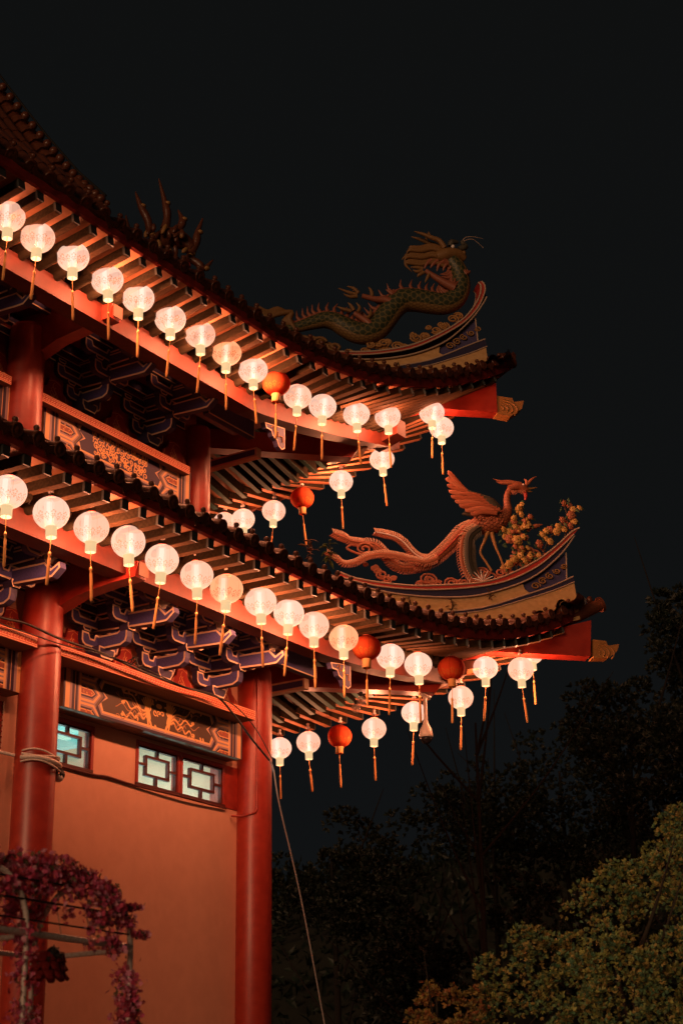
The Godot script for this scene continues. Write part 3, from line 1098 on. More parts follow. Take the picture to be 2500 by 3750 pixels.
func make_bracket_set() -> MeshInstance3D:
	var base := Geo.new()
	base.lined(m.navy, m.gold, m.navy, PackedVector2Array([Vector2(-0.10, 7.40), Vector2(0.10, 7.40), Vector2(0.15, 7.47), Vector2(0.15, 7.54), Vector2(-0.15, 7.54), Vector2(-0.15, 7.47)]), 0.28, Transform3D(Basis(), Vector3(0, 0, -0.12)), 0.02)
	var s := part("bracket_set", base, temple)
	across(s, 0.34, 7.53, 0.18, 0.0)
	across(s, 0.54, 7.775, 0.18, 0.0)
	outward(s, PackedVector2Array([Vector2(-0.1, 7.52), Vector2(0.42, 7.52), Vector2(0.50, 7.56), Vector2(0.52, 7.62), Vector2(0.52, 7.775), Vector2(0.41, 7.775), Vector2(0.40, 7.72), Vector2(0.36, 7.695), Vector2(-0.1, 7.695)]))
	block(s, Vector3(0, 7.70, 0.48), 0.16, 0.09)
	across(s, 0.34, 7.78, 0.18, 0.48)
	across(s, 0.54, 8.025, 0.18, 0.48)
	outward(s, PackedVector2Array([Vector2(-0.1, 7.765), Vector2(1.02, 7.70), Vector2(1.14, 7.70), Vector2(1.26, 7.79), Vector2(1.24, 7.86), Vector2(1.12, 7.80), Vector2(1.02, 7.90), Vector2(-0.1, 7.93)]))
	block(s, Vector3(0, 7.90, 0.96), 0.16, 0.08)
	across(s, 0.34, 7.96, 0.17, 0.96)
	outward(s, PackedVector2Array([Vector2(-0.1, 7.96), Vector2(0.98, 7.96), Vector2(1.05, 8.05), Vector2(1.05, 8.13), Vector2(-0.1, 8.13)]), 0.11)
	outward(s, PackedVector2Array([Vector2(-0.1, 8.15), Vector2(1.10, 8.15), Vector2(1.15, 8.22), Vector2(1.15, 8.36), Vector2(-0.1, 8.36)]), 0.10)
	var g := Geo.new()
	g.lined(m.blue, m.gold, m.navy, PackedVector2Array([Vector2(-0.40, 8.19), Vector2(0.40, 8.19), Vector2(0.44, 8.215), Vector2(0.50, 8.22), Vector2(0.53, 8.255), Vector2(0.60, 8.265), Vector2(0.66, 8.36), Vector2(-0.66, 8.36), Vector2(-0.60, 8.265), Vector2(-0.53, 8.255), Vector2(-0.50, 8.22), Vector2(-0.44, 8.215)]), 0.09, Transform3D(Basis(), Vector3(0, 0, 0.99)), 0.02)
	part("cloud_plate", g, s)
	# a small dragon's head with an open mouth on the outer joint
	var h := Geo.new()
	var o := Vector3(0, 8.02, 1.02)
	h.tube(m.stone_grey, [o + Vector3(0, -0.10, -0.03), o + Vector3(0, -0.02, 0.06), o + Vector3(0, 0.05, 0.13), o + Vector3(0, 0.065, 0.22), o + Vector3(0, 0.085, 0.27)], [0.05, 0.085, 0.085, 0.055, 0.03], 10)
	h.tube(m.stone_grey, [o + Vector3(0, 0.0, 0.10), o + Vector3(0, -0.02, 0.19), o + Vector3(0, 0.0, 0.25)], [0.05, 0.035, 0.015], 8)
	h.tube(m.crimson, [o + Vector3(0, 0.025, 0.14), o + Vector3(0, 0.03, 0.24)], [0.035, 0.02], 8)
	for k in [-1, 1]:
		h.ball(m.eye, o + Vector3(0.062 * k, 0.085, 0.135), Vector3.ONE * 0.02, 6)
		h.tube(m.stone_grey, [o + Vector3(0.05 * k, 0.10, 0.09), o + Vector3(0.07 * k, 0.15, 0.03), o + Vector3(0.06 * k, 0.17, -0.03)], [0.025, 0.02, 0.006], 6)
		h.tube(m.stone_grey, [o + Vector3(0.06 * k, -0.01, 0.03), o + Vector3(0.09 * k, -0.03, -0.04), o + Vector3(0.08 * k, -0.07, -0.09)], [0.035, 0.03, 0.006], 6)
	part("dragon_head", h, s)
	return s


func build_brackets() -> void:
	var first := make_bracket_set()
	var spots := [Vector3(-3.32, 0, 0), Vector3(-2.17, 0, 0), Vector3(-1.02, 0, 0), Vector3(-5.35, 0, 0), Vector3(-6.5, 0, 0), Vector3(-7.65, 0, 0)]
	for x in [-3.13, -1.78, -5.42, -6.75]:
		spots.append(Vector3(x, 3.60, -0.637))
	for i in spots.size():
		var s: Node3D = first if i == 0 else first.duplicate()
		if i:
			s.name = "bracket_set"
			temple.add_child(s, true)
		s.position = spots[i]
	# red scalloped boards with a flame and pearl motif between the sets, and continuous lined beams above
	for row in [[-3.75, -2.75, -1.6, -0.62, -4.82, -5.92, -7.08], [-3.72, -2.45, -1.2, -4.75, -6.1]]:
		var up: bool = row.size() == 5
		for x in row:
			var g := Geo.new()
			var w := 0.30 if not up else 0.34
			var poly := PackedVector2Array([Vector2(-w, 0), Vector2(w, 0), Vector2(w * 0.82, 0.12), Vector2(w * 0.78, 0.22), Vector2(w * 0.4, 0.30), Vector2(w * 0.3, 0.42), Vector2(-w * 0.3, 0.42), Vector2(-w * 0.4, 0.30), Vector2(-w * 0.78, 0.22), Vector2(-w * 0.82, 0.12)])
			g.plate(m.motif, m.dark_red, poly, 0.04, Transform3D(Basis(), Vector3(x, 7.28 if not up else 10.85, -0.06 if not up else -0.62)))
			part("motif_board", g, temple)
	for row in [[-9.0, -0.35, 0.0, 0.0], [-8.8, -0.9, 3.60, -0.637]]:
		for b in [[8.16, 0.17, -0.02], [8.20, 0.17, 0.50], [7.975, 0.12, -0.06]]:
			var g := Geo.new()
			var w: float = row[1] - row[0]
			g.lined(m.navy, m.gold, m.navy, PackedVector2Array([Vector2(0, 0), Vector2(w, 0), Vector2(w, b[1]), Vector2(0, b[1])]), 0.07, Transform3D(Basis(), Vector3(row[0], b[0] + row[2], b[2] + row[3])), 0.018)
			part("lined_beam", g, temple)
	# a longer set on the corner: boards running out to the eave beam
	for q in [[0.0, 0.0], [3.60, -0.637]]:
		var g := Geo.new()
		g.lined(m.blue, m.gold, m.navy, PackedVector2Array([Vector2(-0.2, 7.86), Vector2(0.9, 7.86), Vector2(0.9, 8.14), Vector2(-0.2, 8.14)]), 0.1, Transform3D(Basis(Vector3.UP, 0.0), Vector3(q[1] - 0.55, q[0], q[1] + 0.72)), 0.02)
		part("lined_beam", g, temple)
		var d := Geo.new()
		d.lined(m.blue, m.gold, m.gold, PackedVector2Array([Vector2(-3.2, 7.95), Vector2(0.20, 7.95), Vector2(0.20, 8.10), Vector2(-3.2, 8.10)]), 0.12, facing_left(Vector3(q[1] * 0.8 + 1.06, q[0], q[1] * 0.8)), 0.03)
		part("lined_beam", d, temple)
	# tie beams from the left columns through the eave beam
	for q in [Vector3(-4.40, 0, 0), Vector3(-4.30, 3.59, -0.637)]:
		var g := Geo.new()
		g.plate(m.red, m.red, PackedVector2Array([Vector2(0.0, 7.60), Vector2(0.35, 7.70), Vector2(0.7, 7.81), Vector2(1.2, 7.86), Vector2(1.58, 7.87), Vector2(1.62, 8.05), Vector2(1.45, 8.07), Vector2(1.15, 8.18), Vector2(0.6, 8.28), Vector2(0.0, 8.30)]), 0.20, facing_left(q + Vector3(0.10, 0, 0)))
		g.box(m.tie_end, q + Vector3(0, 7.965, 1.625), Vector3(0.17, 0.17, 0.012), Basis(Vector3(0, 0, 1), 0.0))
		part("tie_beam", g, temple)


func hip_frame(th: float) -> Transform3D:     # xy = (z along the hip, height); the plate's depth is centred on the hip plane
	return xf(Vector3(HIP, 0, 0) + Vector3(1, 0, -1).normalized() * th * 0.5, Vector3(1, 0, 1), Vector3.UP, Vector3(-1, 0, 1).normalized())


func hp(z: float, y: float, off := 0.0) -> Vector3:   # a point on the hip plane, «off» metres towards the front
	return Vector3(z + HIP, y, z) + Vector3(-1, 0, 1).normalized() * off


func pairs(a: Array) -> PackedVector2Array:
	var out := PackedVector2Array()
	for i in range(0, a.size(), 2):
		out.append(Vector2(a[i], a[i + 1]))
	return out


func on_hip(a: Array, off := 0.0) -> Array:
	var out := []
	for q in pairs(a):
		out.append(hp(q.x, q.y, off))
	return out


func build_corner_beams() -> void:
	for q in [[[-2.2, 8.12, 1.22, 8.12, 1.34, 8.36, 0.9, 8.44, -2.2, 8.44], [0.2, 8.30, 1.2, 8.60, 1.9, 8.80, 2.98, 8.79, 3.02, 9.385, 2.62, 9.22, 1.9, 9.12, 0.2, 8.8], [3.02, 8.775, 3.03, 9.075, 3.18, 9.06, 3.20, 8.985, 3.33, 9.02, 3.30, 8.90, 3.20, 8.79]],
			[[-2.9, 11.87, 0.34, 11.88, 0.44, 12.06, 0.1, 12.2, -2.9, 12.2], [-0.4, 12.05, 0.5, 12.5, 1.2, 12.83, 2.06, 12.85, 2.06, 13.42, 1.67, 13.24, 1.0, 13.0, -0.4, 12.5], [2.06, 12.83, 2.07, 13.15, 2.25, 13.13, 2.27, 13.06, 2.39, 13.10, 2.36, 12.95, 2.22, 12.80]]]:
		var g := Geo.new()
		g.plate(m.red, m.red, pairs(q[0]), 0.24, hip_frame(0.24))
		part("corner_beam", g, temple)
		var h := Geo.new()
		h.plate(m.red, m.red, pairs(q[1]), 0.26, hip_frame(0.26))
		part("hip_beam", h, temple)
		var c := Geo.new()
		c.plate(m.gilt, m.gilt, pairs(q[2]), 0.22, hip_frame(0.22))
		var o := pairs(q[2])
		for k in 4:
			var arc := []
			for i in 7:
				var a := -0.6 + 1.9 * i / 6.0
				arc.append(hp(o[0].x + 0.02 + cos(a) * (0.06 + 0.055 * k), o[0].y + 0.09 + sin(a) * (0.05 + 0.04 * k), 0.112))
			c.tube(m.gilt, arc, 0.012, 6)
		part("carved_beam_end", c, temple)
		# carved bracket where the eave beams cross
		var z: float = (q[0])[2] + 0.30
		var y: float = (q[0])[3] + 0.27
		var e := Geo.new()
		e.plate(m.coral, m.gilt, PackedVector2Array([Vector2(z - 0.25, y - 0.15), Vector2(z - 0.12, y - 0.10), Vector2(z - 0.10, y - 0.02), Vector2(z + 0.04, y + 0.02), Vector2(z + 0.05, y + 0.10), Vector2(z + 0.20, y + 0.14), Vector2(z + 0.22, y + 0.24), Vector2(z - 0.25, y + 0.24)]), 0.30, hip_frame(0.30))
		part("carved_bracket", e, temple)
	# pierced brackets that hang under the eave beams beside the corner
	for q in [Vector3(-0.05, 7.90, 1.28), Vector3(-0.72, 11.42, 0.64)]:
		var g := Geo.new()
		g.lined(m.navy, m.gold, m.navy, PackedVector2Array([Vector2(0, 0.02), Vector2(0.50, 0.10), Vector2(0.50, -0.22), Vector2(0.42, -0.27), Vector2(0.34, -0.24), Vector2(0.30, -0.16), Vector2(0.20, -0.13), Vector2(0.16, -0.06), Vector2(0.04, -0.06)]), 0.08, Transform3D(Basis(), q + Vector3(0, 0, -0.04)), 0.016)
		for k in 3:
			g.tube(m.gilt, [q + Vector3(0.14 + 0.11 * k, -0.02 - 0.03 * k, 0.05), q + Vector3(0.20 + 0.11 * k, 0.03 - 0.05 * k, 0.05), q + Vector3(0.22 + 0.11 * k, -0.05 - 0.05 * k, 0.05)], 0.010, 5)
		part("pierced_bracket", g, temple)


# ---------------------------------------------------------------- upturned ridges
const LOW_TOP = [0.19, 9.94, 0.36, 9.86, 0.65, 9.81, 1.01, 9.79, 1.44, 9.84, 1.76, 9.90, 2.05, 10.03, 2.42, 10.31, 2.68, 10.60, 2.85, 10.83, 2.95, 10.91]
const LOW_RED = [0.19, 9.87, 0.56, 9.76, 1.01, 9.73, 1.44, 9.77, 1.84, 9.86, 2.15, 10.00, 2.46, 10.25, 2.72, 10.57, 2.88, 10.80]
const LOW_BLUE = [0.19, 9.80, 0.75, 9.66, 1.24, 9.63, 1.64, 9.67, 1.92, 9.77, 2.25, 9.95, 2.49, 10.16, 2.74, 10.49, 2.89, 10.78]
const LOW_CREAM = [0.19, 9.80, 0.75, 9.66, 1.24, 9.63, 1.64, 9.67, 1.92, 9.77, 2.25, 9.95, 2.28, 9.84, 2.34, 9.78, 2.61, 9.93, 2.85, 10.10, 2.90, 9.40, 2.33, 9.15, 1.77, 9.0, 1.23, 8.95, 0.6, 9.0, 0.19, 9.3]
const LOW_STRIPE = [1.23, 9.39, 1.77, 9.50, 2.28, 9.75, 2.61, 9.93, 2.85, 10.10, 2.86, 10.01, 2.61, 9.85, 2.28, 9.68, 1.77, 9.45, 1.23, 9.34]
const LOW_NAVY = [2.25, 9.95, 2.28, 9.84, 2.34, 9.78, 2.61, 9.93, 2.78, 10.06, 2.79, 10.38, 2.79, 10.50, 2.49, 10.16]
const UP_TOP = [-0.12, 13.72, 0.19, 13.70, 0.52, 13.74, 0.76, 13.80, 1.03, 13.91, 1.27, 14.07, 1.52, 14.29, 1.72, 14.52, 1.85, 14.77, 1.92, 14.99, 1.93, 15.15, 1.90, 15.20]
const UP_RED = [-0.12, 13.66, 0.19, 13.65, 0.52, 13.69, 0.76, 13.75, 1.03, 13.85, 1.27, 14.01, 1.52, 14.23, 1.73, 14.46, 1.88, 14.72, 1.97, 15.00, 1.98, 15.16, 1.94, 15.23]
const UP_BLUE = [-0.12, 13.60, 0.27, 13.60, 0.60, 13.62, 0.93, 13.71, 1.18, 13.83, 1.43, 14.01, 1.62, 14.23, 1.82, 14.54, 1.95, 14.81, 2.00, 14.95]
const UP_CREAM = [-0.12, 13.60, 0.27, 13.60, 0.60, 13.62, 0.93, 13.71, 1.18, 13.83, 1.41, 13.98, 1.40, 13.85, 1.45, 13.82, 1.74, 14.02, 1.96, 14.17, 2.00, 13.45, 1.42, 13.15, 0.92, 13.0, 0.27, 13.0, -0.12, 13.1]
const UP_STRIPE = [0.93, 13.56, 1.26, 13.69, 1.51, 13.85, 1.74, 14.02, 1.96, 14.17, 1.98, 14.04, 1.77, 13.89, 1.53, 13.75, 1.26, 13.60, 0.92, 13.47]
const UP_NAVY = [1.41, 13.98, 1.40, 13.85, 1.45, 13.82, 1.74, 14.02, 1.88, 14.11, 1.87, 14.41, 1.86, 14.56, 1.62, 14.23]


func band(top: Array, bottom: Array) -> PackedVector2Array:
	var out := pairs(top)
	var b := pairs(bottom)
	b.reverse()
	out.append_array(b)
	return out


# Catmull-Rom through the points
func flow(pts: Array, n := 5) -> Array:
	var out := []
	for i in pts.size() - 1:
		var a: Vector3 = pts[maxi(i - 1, 0)]
		var d: Vector3 = pts[mini(i + 2, pts.size() - 1)]
		for k in n:
			out.append((pts[i] as Vector3).cubic_interpolate(pts[i + 1], a, d, float(k) / n))
	out.append(pts[-1])
	return out


func ramp(values: Array, n: int) -> Array:
	var out := []
	for i in n:
		var u := float(i) / maxf(1.0, n - 1.0) * (values.size() - 1)
		var k := mini(int(u), values.size() - 2)
		out.append(lerpf(values[k], values[k + 1], u - k))
	return out


func spiral(c: Vector2, r: float, turns: float, start: float, off: float) -> Array:
	var out := []
	for i in 19:
		var t := i / 18.0
		var p := c + Vector2.from_angle(start + t * turns * TAU) * r * (1.0 - 0.8 * t)
		out.append(hp(p.x, p.y, off))
	return out


func build_ridges() -> void:
	var defs := [[LOW_TOP, LOW_RED, LOW_BLUE, LOW_CREAM, LOW_STRIPE, LOW_NAVY], [UP_TOP, UP_RED, UP_BLUE, UP_CREAM, UP_STRIPE, UP_NAVY]]
	for i in 2:
		var q = defs[i]
		var c := Geo.new()
		c.plate(m.cream, m.cream, pairs(q[3]), 0.20, hip_frame(0.20))
		var ridge := part("corner_ridge", c, temple)
		var r := Geo.new()
		r.plate(m.ridge_red, m.ridge_red, band(q[0], q[1]), 0.30, hip_frame(0.30))
		part("red_band", r, ridge)
		var b := Geo.new()
		b.plate(m.ridge_blue, m.ridge_blue, band(q[1], q[2]), 0.26, hip_frame(0.26))
		part("blue_band", b, ridge)
		var s := Geo.new()
		s.plate(m.ridge_blue, m.ridge_blue, pairs(q[4]), 0.214, hip_frame(0.214))
		part("blue_stripe", s, ridge)
		var n := Geo.new()
		n.plate(m.navy, m.navy, pairs(q[5]), 0.12, hip_frame(0.12))
		part("recess", n, ridge)
		for line in [[q[0], 0.150, 0.016], [q[1], 0.148, 0.014], [q[2], 0.130, 0.014]]:
			var w := Geo.new()
			for o in [-1.0, 1.0]:
				w.tube(m.white_line, flow(on_hip(line[0], line[1] * o), 3), line[2], 6)
			part("white_line", w, ridge)
		var w2 := Geo.new()
		var sp: Array = q[4].slice(0, 10)
		w2.tube(m.white_line, flow(on_hip(sp, 0.108), 3), 0.012, 6)
		w2.tube(m.white_line, flow(on_hip(q[4].slice(10), 0.108), 3), 0.010, 6)
		part("white_line", w2, ridge)
		# scrolls and a strut in the recess
		var g := Geo.new()
		var o2: Vector2 = pairs(q[5])[3]
		for k in 5:
			g.tube(m.ochre, spiral(o2 + Vector2(-0.2 + 0.085 * k, -0.02 + 0.09 * k), 0.06 - 0.004 * k, 1.4, 0.9 * k, 0.09), 0.011, 6)
		var e := pairs(q[5])
		g.tube(m.white_line, [hp(e[4].x, e[4].y, 0.08), hp(e[6].x, e[6].y, 0.08)], 0.012, 6)
		part("recess_scroll", g, ridge)
	# scrolls standing on the ridges
	var low := [0.68, 10.0, 0.08, 0.73, 9.91, 0.06, 0.60, 10.10, 0.05, 1.19, 9.95, 0.11, 1.12, 9.87, 0.06, 1.30, 9.88, 0.06, 1.47, 9.93, 0.09, 1.60, 9.93, 0.06, 1.91, 10.06, 0.12, 2.03, 10.12, 0.08, 2.45, 10.48, 0.13, 2.30, 10.30, 0.08]
	var high := [0.55, 13.84, 0.07, 0.60, 13.94, 0.06, 0.67, 13.96, 0.07, 0.76, 13.99, 0.07, 0.80, 13.88, 0.07, 0.92, 13.95, 0.075, 0.36, 13.79, 0.06, 1.15, 14.13, 0.08, 1.27, 14.20, 0.08, 1.39, 14.30, 0.07, 1.50, 14.41, 0.07, 1.60, 14.54, 0.075, 1.68, 14.63, 0.06, 1.44, 14.25, 0.05, 0.11, 13.86, 0.09, 0.0, 13.82, 0.06]
	for a in [low, high]:
		for i in range(0, a.size(), 3):
			if a.size() < 80 and i < 60:
				var r2: float = a[i + 2] * rng.randf_range(0.55, 0.8)
				a.append_array([a[i] + rng.randf_range(-0.10, 0.10), a[i + 1] + rng.randf_range(-0.01, 0.07), r2])
	var k := 0
	for a in [low, high]:
		for i in range(0, a.size(), 3):
			var g := Geo.new()
			var mt = m.coral if a == low else m.ochre
			g.tube(mt, spiral(Vector2(a[i], a[i + 1]), a[i + 2], 1.7 if i % 2 else -1.7, 1.3 * i, 0.02 if i % 2 else -0.02), 0.017, 7)
			part("ridge_scroll", g, temple)
			k += 1
	# end caps of the hips: a pile of tiles at the very corner
	for q in [[3.0, 9.60], [2.12, 13.77]]:
		var g := Geo.new()
		g.tube(m.glaze2, [hp(q[0] - 0.5, q[1] - 0.34), hp(q[0] - 0.1, q[1] - 0.10), hp(q[0] + 0.17, q[1] + 0.09)], [0.10, 0.11, 0.10], 12)
		g.tube(m.glaze2, [hp(q[0] + 0.16, q[1] + 0.08), hp(q[0] + 0.19, q[1] + 0.10)], 0.125, 14)
		g.ball(m.glaze2, hp(q[0] + 0.05, q[1] + 0.16), Vector3(0.05, 0.06, 0.05), 8)
		part("corner_tile", g, temple)
	# a beast's head at the foot of the gable ridge, high on the left
	var d := thing("ridge_beast", "dark carved beast with horns and flames on the roof edge, high above the left lanterns", "ornament")
	var h := Geo.new()
	var c3 := Vector3(-2.76, 13.48, 0.5)
	var f := func(x: float, y: float) -> Vector3: return c3 + Vector3(0.60, 0, 0.80) * x + Vector3(0, y, 0)
	h.tube(m.glaze2, flow([f.call(-0.45, -0.55), f.call(-0.25, -0.2), f.call(0.0, 0.05), f.call(0.2, 0.0), f.call(0.33, -0.12)], 4), ramp([0.15, 0.17, 0.15, 0.12, 0.07], 17), 12)
	part("head", h, d)
	var j := Geo.new()
	j.tube(m.crimson, flow([f.call(-0.1, -0.3), f.call(0.12, -0.42), f.call(0.30, -0.36)], 4), ramp([0.14, 0.10, 0.04], 9), 9)
	part("jaw", j, d)
	for q in [[-0.25, 0.1, -0.40, 0.55, -0.48, 0.78], [-0.05, 0.2, -0.06, 0.6, -0.16, 1.0], [0.30, -0.2, 0.40, 0.15, 0.47, 0.38], [0.1, -0.3, 0.30, -0.75, 0.55, -0.62], [0.25, -0.25, 0.50, -0.42, 0.62, -0.28], [-0.35, -0.1, -0.55, 0.15, -0.60, 0.4], [0.1, 0.15, 0.18, 0.35, 0.12, 0.5]]:
		var g := Geo.new()
		g.tube(m.glaze2, flow([f.call(q[0], q[1]), f.call((q[0] + q[2]) / 2 + 0.03, (q[1] + q[3]) / 2), f.call(q[2], q[3]), f.call(q[4], q[5])], 4), ramp([0.07, 0.055, 0.06, 0.035, 0.008], 13), 8)
		for k3 in 4:
			g.ball(m.ochre, f.call(lerpf(q[0], q[2], k3 / 3.0) + 0.03, lerpf(q[1], q[3], k3 / 3.0)), Vector3(0.05, 0.035, 0.05), 6)
		part("horn", g, d)
	for k2 in 26:
		var g := Geo.new()
		var a := f.call(rng.randf_range(-0.3, 0.3), rng.randf_range(-0.4, 0.15)) as Vector3
		g.ball(m.ochre if k2 % 3 == 0 else m.glaze2, a + Vector3(-0.16, 0, 0.12), Vector3(0.035, rng.randf_range(0.05, 0.11), 0.035), 7, Basis(Vector3(0, 0, 1), rng.randf_range(-0.8, 0.8)))
		part("curl", g, d)


# ---------------------------------------------------------------- lanterns
const LOW_FRONT = [-6.88, 8.07, 1.87, -6.23, 8.04, 1.87, -5.59, 8.07, 1.87, -4.97, 8.09, 1.87, -4.37, 8.05, 1.87, -3.72, 8.04, 1.87, -3.14, 8.03, 1.87, -2.44, 8.05, 1.87, -1.83, 8.06, 1.87, -1.26, 8.04, 1.87, -0.56, 8.04, 1.87, 0.01, 8.04, 1.87, 0.62, 8.06, 1.87, 1.37, 8.12, 1.87, 2.33, 8.28, 1.87, 3.38, 8.53, 1.87, 4.52, 9.00, 2.10]
const UP_FRONT = [-6.52, 11.75, 1.23, -6.03, 11.71, 1.23, -5.42, 11.74, 1.23, -4.79, 11.71, 1.23, -4.20, 11.72, 1.23, -3.56, 11.70, 1.23, -2.94, 11.74, 1.23, -2.36, 11.71, 1.23, -1.76, 11.69, 1.23, -1.21, 11.70, 1.23, -0.69, 11.70, 1.23, -0.05, 11.79, 1.23, 0.86, 12.00, 1.23, 1.76, 12.30, 1.23, 2.81, 12.71, 1.42]
const LOW_SIDE = [3.80, 8.54, 2.26, 3.57, 8.19, 1.32, 3.57, 8.08, 0.47, 3.57, 7.93, -0.27, 3.57, 7.90, -0.92, 3.57, 7.89, -1.53, 3.57, 7.87, -2.10]
const UP_SIDE = [3.12, 12.56, 1.41, 2.93, 12.19, 0.39, 2.93, 11.99, -0.41, 2.93, 11.87, -1.19, 2.93, 11.77, -1.77, 2.93, 11.76, -2.41, 2.93, 11.79, -2.81]
const NTH = ["first", "second", "third", "fourth", "fifth", "sixth", "seventh", "eighth", "ninth", "tenth", "eleventh", "twelfth", "thirteenth", "fourteenth", "fifteenth", "sixteenth", "seventeenth"]


func build_lanterns() -> void:
	var mesh := {}
	var cloth := []
	for j in 15:
		var a := lerpf(-1.23, 1.30, j / 14.0)
		cloth.append(Vector2(0.2 * cos(a), 0.178 * sin(a)))
	for kind in ["lantern_lit", "lantern_lit_b", "lantern_lit_c", "lantern_warm", "lantern_unlit"]:
		var g := Geo.new()
		g.lathe(m[kind], cloth, 40, Transform3D(), 0.006, 8)
		mesh[kind] = g.mesh()
	var t := Geo.new()
	t.tube(m.tube, [Vector3(0, -0.155, 0), Vector3(0, 0.13, 0)], 0.028, 10)
	mesh.tube = t.mesh()
	var t2 := Geo.new()
	t2.lathe(m.tube_halo, [Vector2(0.03, -0.163), Vector2(0.055, -0.13), Vector2(0.058, 0.12), Vector2(0.03, 0.165)], 14)
	mesh.tube_halo = t2.mesh()
	var rim := Geo.new()
	rim.lathe(m.rim, [Vector2(0.030, 0.168), Vector2(0.058, 0.168), Vector2(0.060, 0.180), Vector2(0.030, 0.186), Vector2(0.012, 0.186), Vector2(0.0, 0.20)], 14)
	mesh.rim = rim.mesh()
	for q in [["fringe", m.fringe], ["fringe_dark", m.fringe_dark]]:
		var c := Geo.new()
		c.lathe(q[1], [Vector2(0.058, -0.285), Vector2(0.0635, -0.283), Vector2(0.062, -0.20), Vector2(0.066, -0.185), Vector2(0.070, -0.172), Vector2(0.062, -0.160)], 24, Transform3D(), 0.05, 40)
		mesh[q[0]] = c.mesh()
	var cord := Geo.new()
	cord.tube(m.tassel, [Vector3(0, 0.10, 0), Vector3(0, -0.17, 0)], 0.0042, 5)
	mesh.cord = cord.mesh()
	var tas := Geo.new()
	tas.lathe(m.tassel, [Vector2(0.0, -0.555), Vector2(0.016, -0.55), Vector2(0.0185, -0.50), Vector2(0.0165, -0.26), Vector2(0.012, -0.215), Vector2(0.0175, -0.205), Vector2(0.0175, -0.185), Vector2(0.005, -0.165)], 12, Transform3D(), 0.10, 10)
	mesh.tassel = tas.mesh()
	var hold := Geo.new()
	hold.lathe(m.porcelain, [Vector2(0.0, 0.235), Vector2(0.034, 0.235), Vector2(0.036, 0.25), Vector2(0.024, 0.262), Vector2(0.019, 0.285), Vector2(0.026, 0.30), Vector2(0.02, 0.315), Vector2(0.0, 0.318)], 14)
	mesh.holder = hold.mesh()
	var wire := Geo.new()
	wire.tube(m.black, [Vector3(0, 0.19, 0), Vector3(0.004, 0.24, 0)], 0.006, 6)
	wire.tube(m.black, [Vector3(0.0, 0.315, 0), Vector3(-0.01, 0.36, -0.03)], 0.008, 6)
	mesh.wire = wire.mesh()
	var rows := [[LOW_FRONT, "lower front eave", [11, 14], [6, 10]], [UP_FRONT, "upper front eave", [9], [7]], [LOW_SIDE, "lower side eave", [4], []], [UP_SIDE, "upper side eave", [3], []]]
	for r in rows.size():
		var a: Array = rows[r][0]
		var count := a.size() / 3
		for i in count:
			var off: bool = i in rows[r][2]
			var warm: bool = i in rows[r][3]
			var nth: String = NTH[i] if r < 2 else NTH[count - 1 - i]
			var where: String = "%s of its row from the left under the %s" % [nth, rows[r][1]]
			var label: String = ("unlit red lantern, " if off else "glowing salmon pink lantern, " if warm else "glowing pale pink lantern, ") + where
			var o := thing("lantern", label, "lantern", Vector3(a[i * 3], a[i * 3 + 1], a[i * 3 + 2]), "lanterns strung along the " + rows[r][1])
			o.rotation.y = rng.randf() * TAU
			o.rotation.z = rng.randf_range(-0.07, 0.07)
			o.rotation.x = rng.randf_range(-0.05, 0.05)
			var squash := Basis.from_scale(Vector3(rng.randf_range(0.97, 1.03), rng.randf_range(0.96, 1.04), rng.randf_range(0.97, 1.03)))
			part("shade", mesh["lantern_unlit" if off else "lantern_warm" if warm else ["lantern_lit", "lantern_lit_b", "lantern_lit_c"][rng.randi() % 3]], o, Transform3D(squash, Vector3.ZERO))
			part("top_ring", mesh.rim, o)
			part("fringe", mesh["fringe_dark" if off else "fringe"], o)
			part("lamp_holder", mesh.holder, o)
			part("wire", mesh.wire, o)
			var hang := Transform3D(Basis(Vector3(1, 0, 0), rng.randf_range(-0.09, 0.09)) * Basis(Vector3(0, 0, 1), rng.randf_range(-0.09, 0.09)), Vector3(0, -0.28, 0))
			var c := part("cord", mesh.cord, o, hang)
			part("tassel", mesh.tassel, o, hang)
			if off:
				continue
			var side := Vector3(rng.randf_range(-0.05, 0.05), 0, rng.randf_range(-0.05, 0.05))
			part("lamp_tube", mesh.tube, o, Transform3D(Basis(), side))
			part("lamp_halo", mesh.tube_halo, o, Transform3D(Basis(), side))  # soft glow given a shape of its own, added round the tube
			var l := OmniLight3D.new()
			l.name = "lantern_light"
			l.light_color = LANTERN_COLOR
			l.light_energy = LANTERN_ENERGY
			l.light_size = 0.07
			l.omni_range = 20.0
			l.omni_attenuation = 2.0
			l.shadow_enabled = true
			l.position = Vector3(0, -0.08, 0)
			o.add_child(l)


# ---------------------------------------------------------------- ridge statues
const HIP_SIDE := Vector3(-0.7071, 0, 0.7071)


func spikes(g: Geo, mt, tips: Array, bases: Array, r: float, off := 0.0) -> void:
	for i in tips.size():
		var b: Vector3 = bases[i]
		var t: Vector3 = tips[i]
		var mid := b.lerp(t, 0.55) + (t - b).cross(HIP_SIDE).normalized() * b.distance_to(t) * 0.12
		g.tube(mt, [b, mid, t], [r, r * 0.6, r * 0.1], 6)


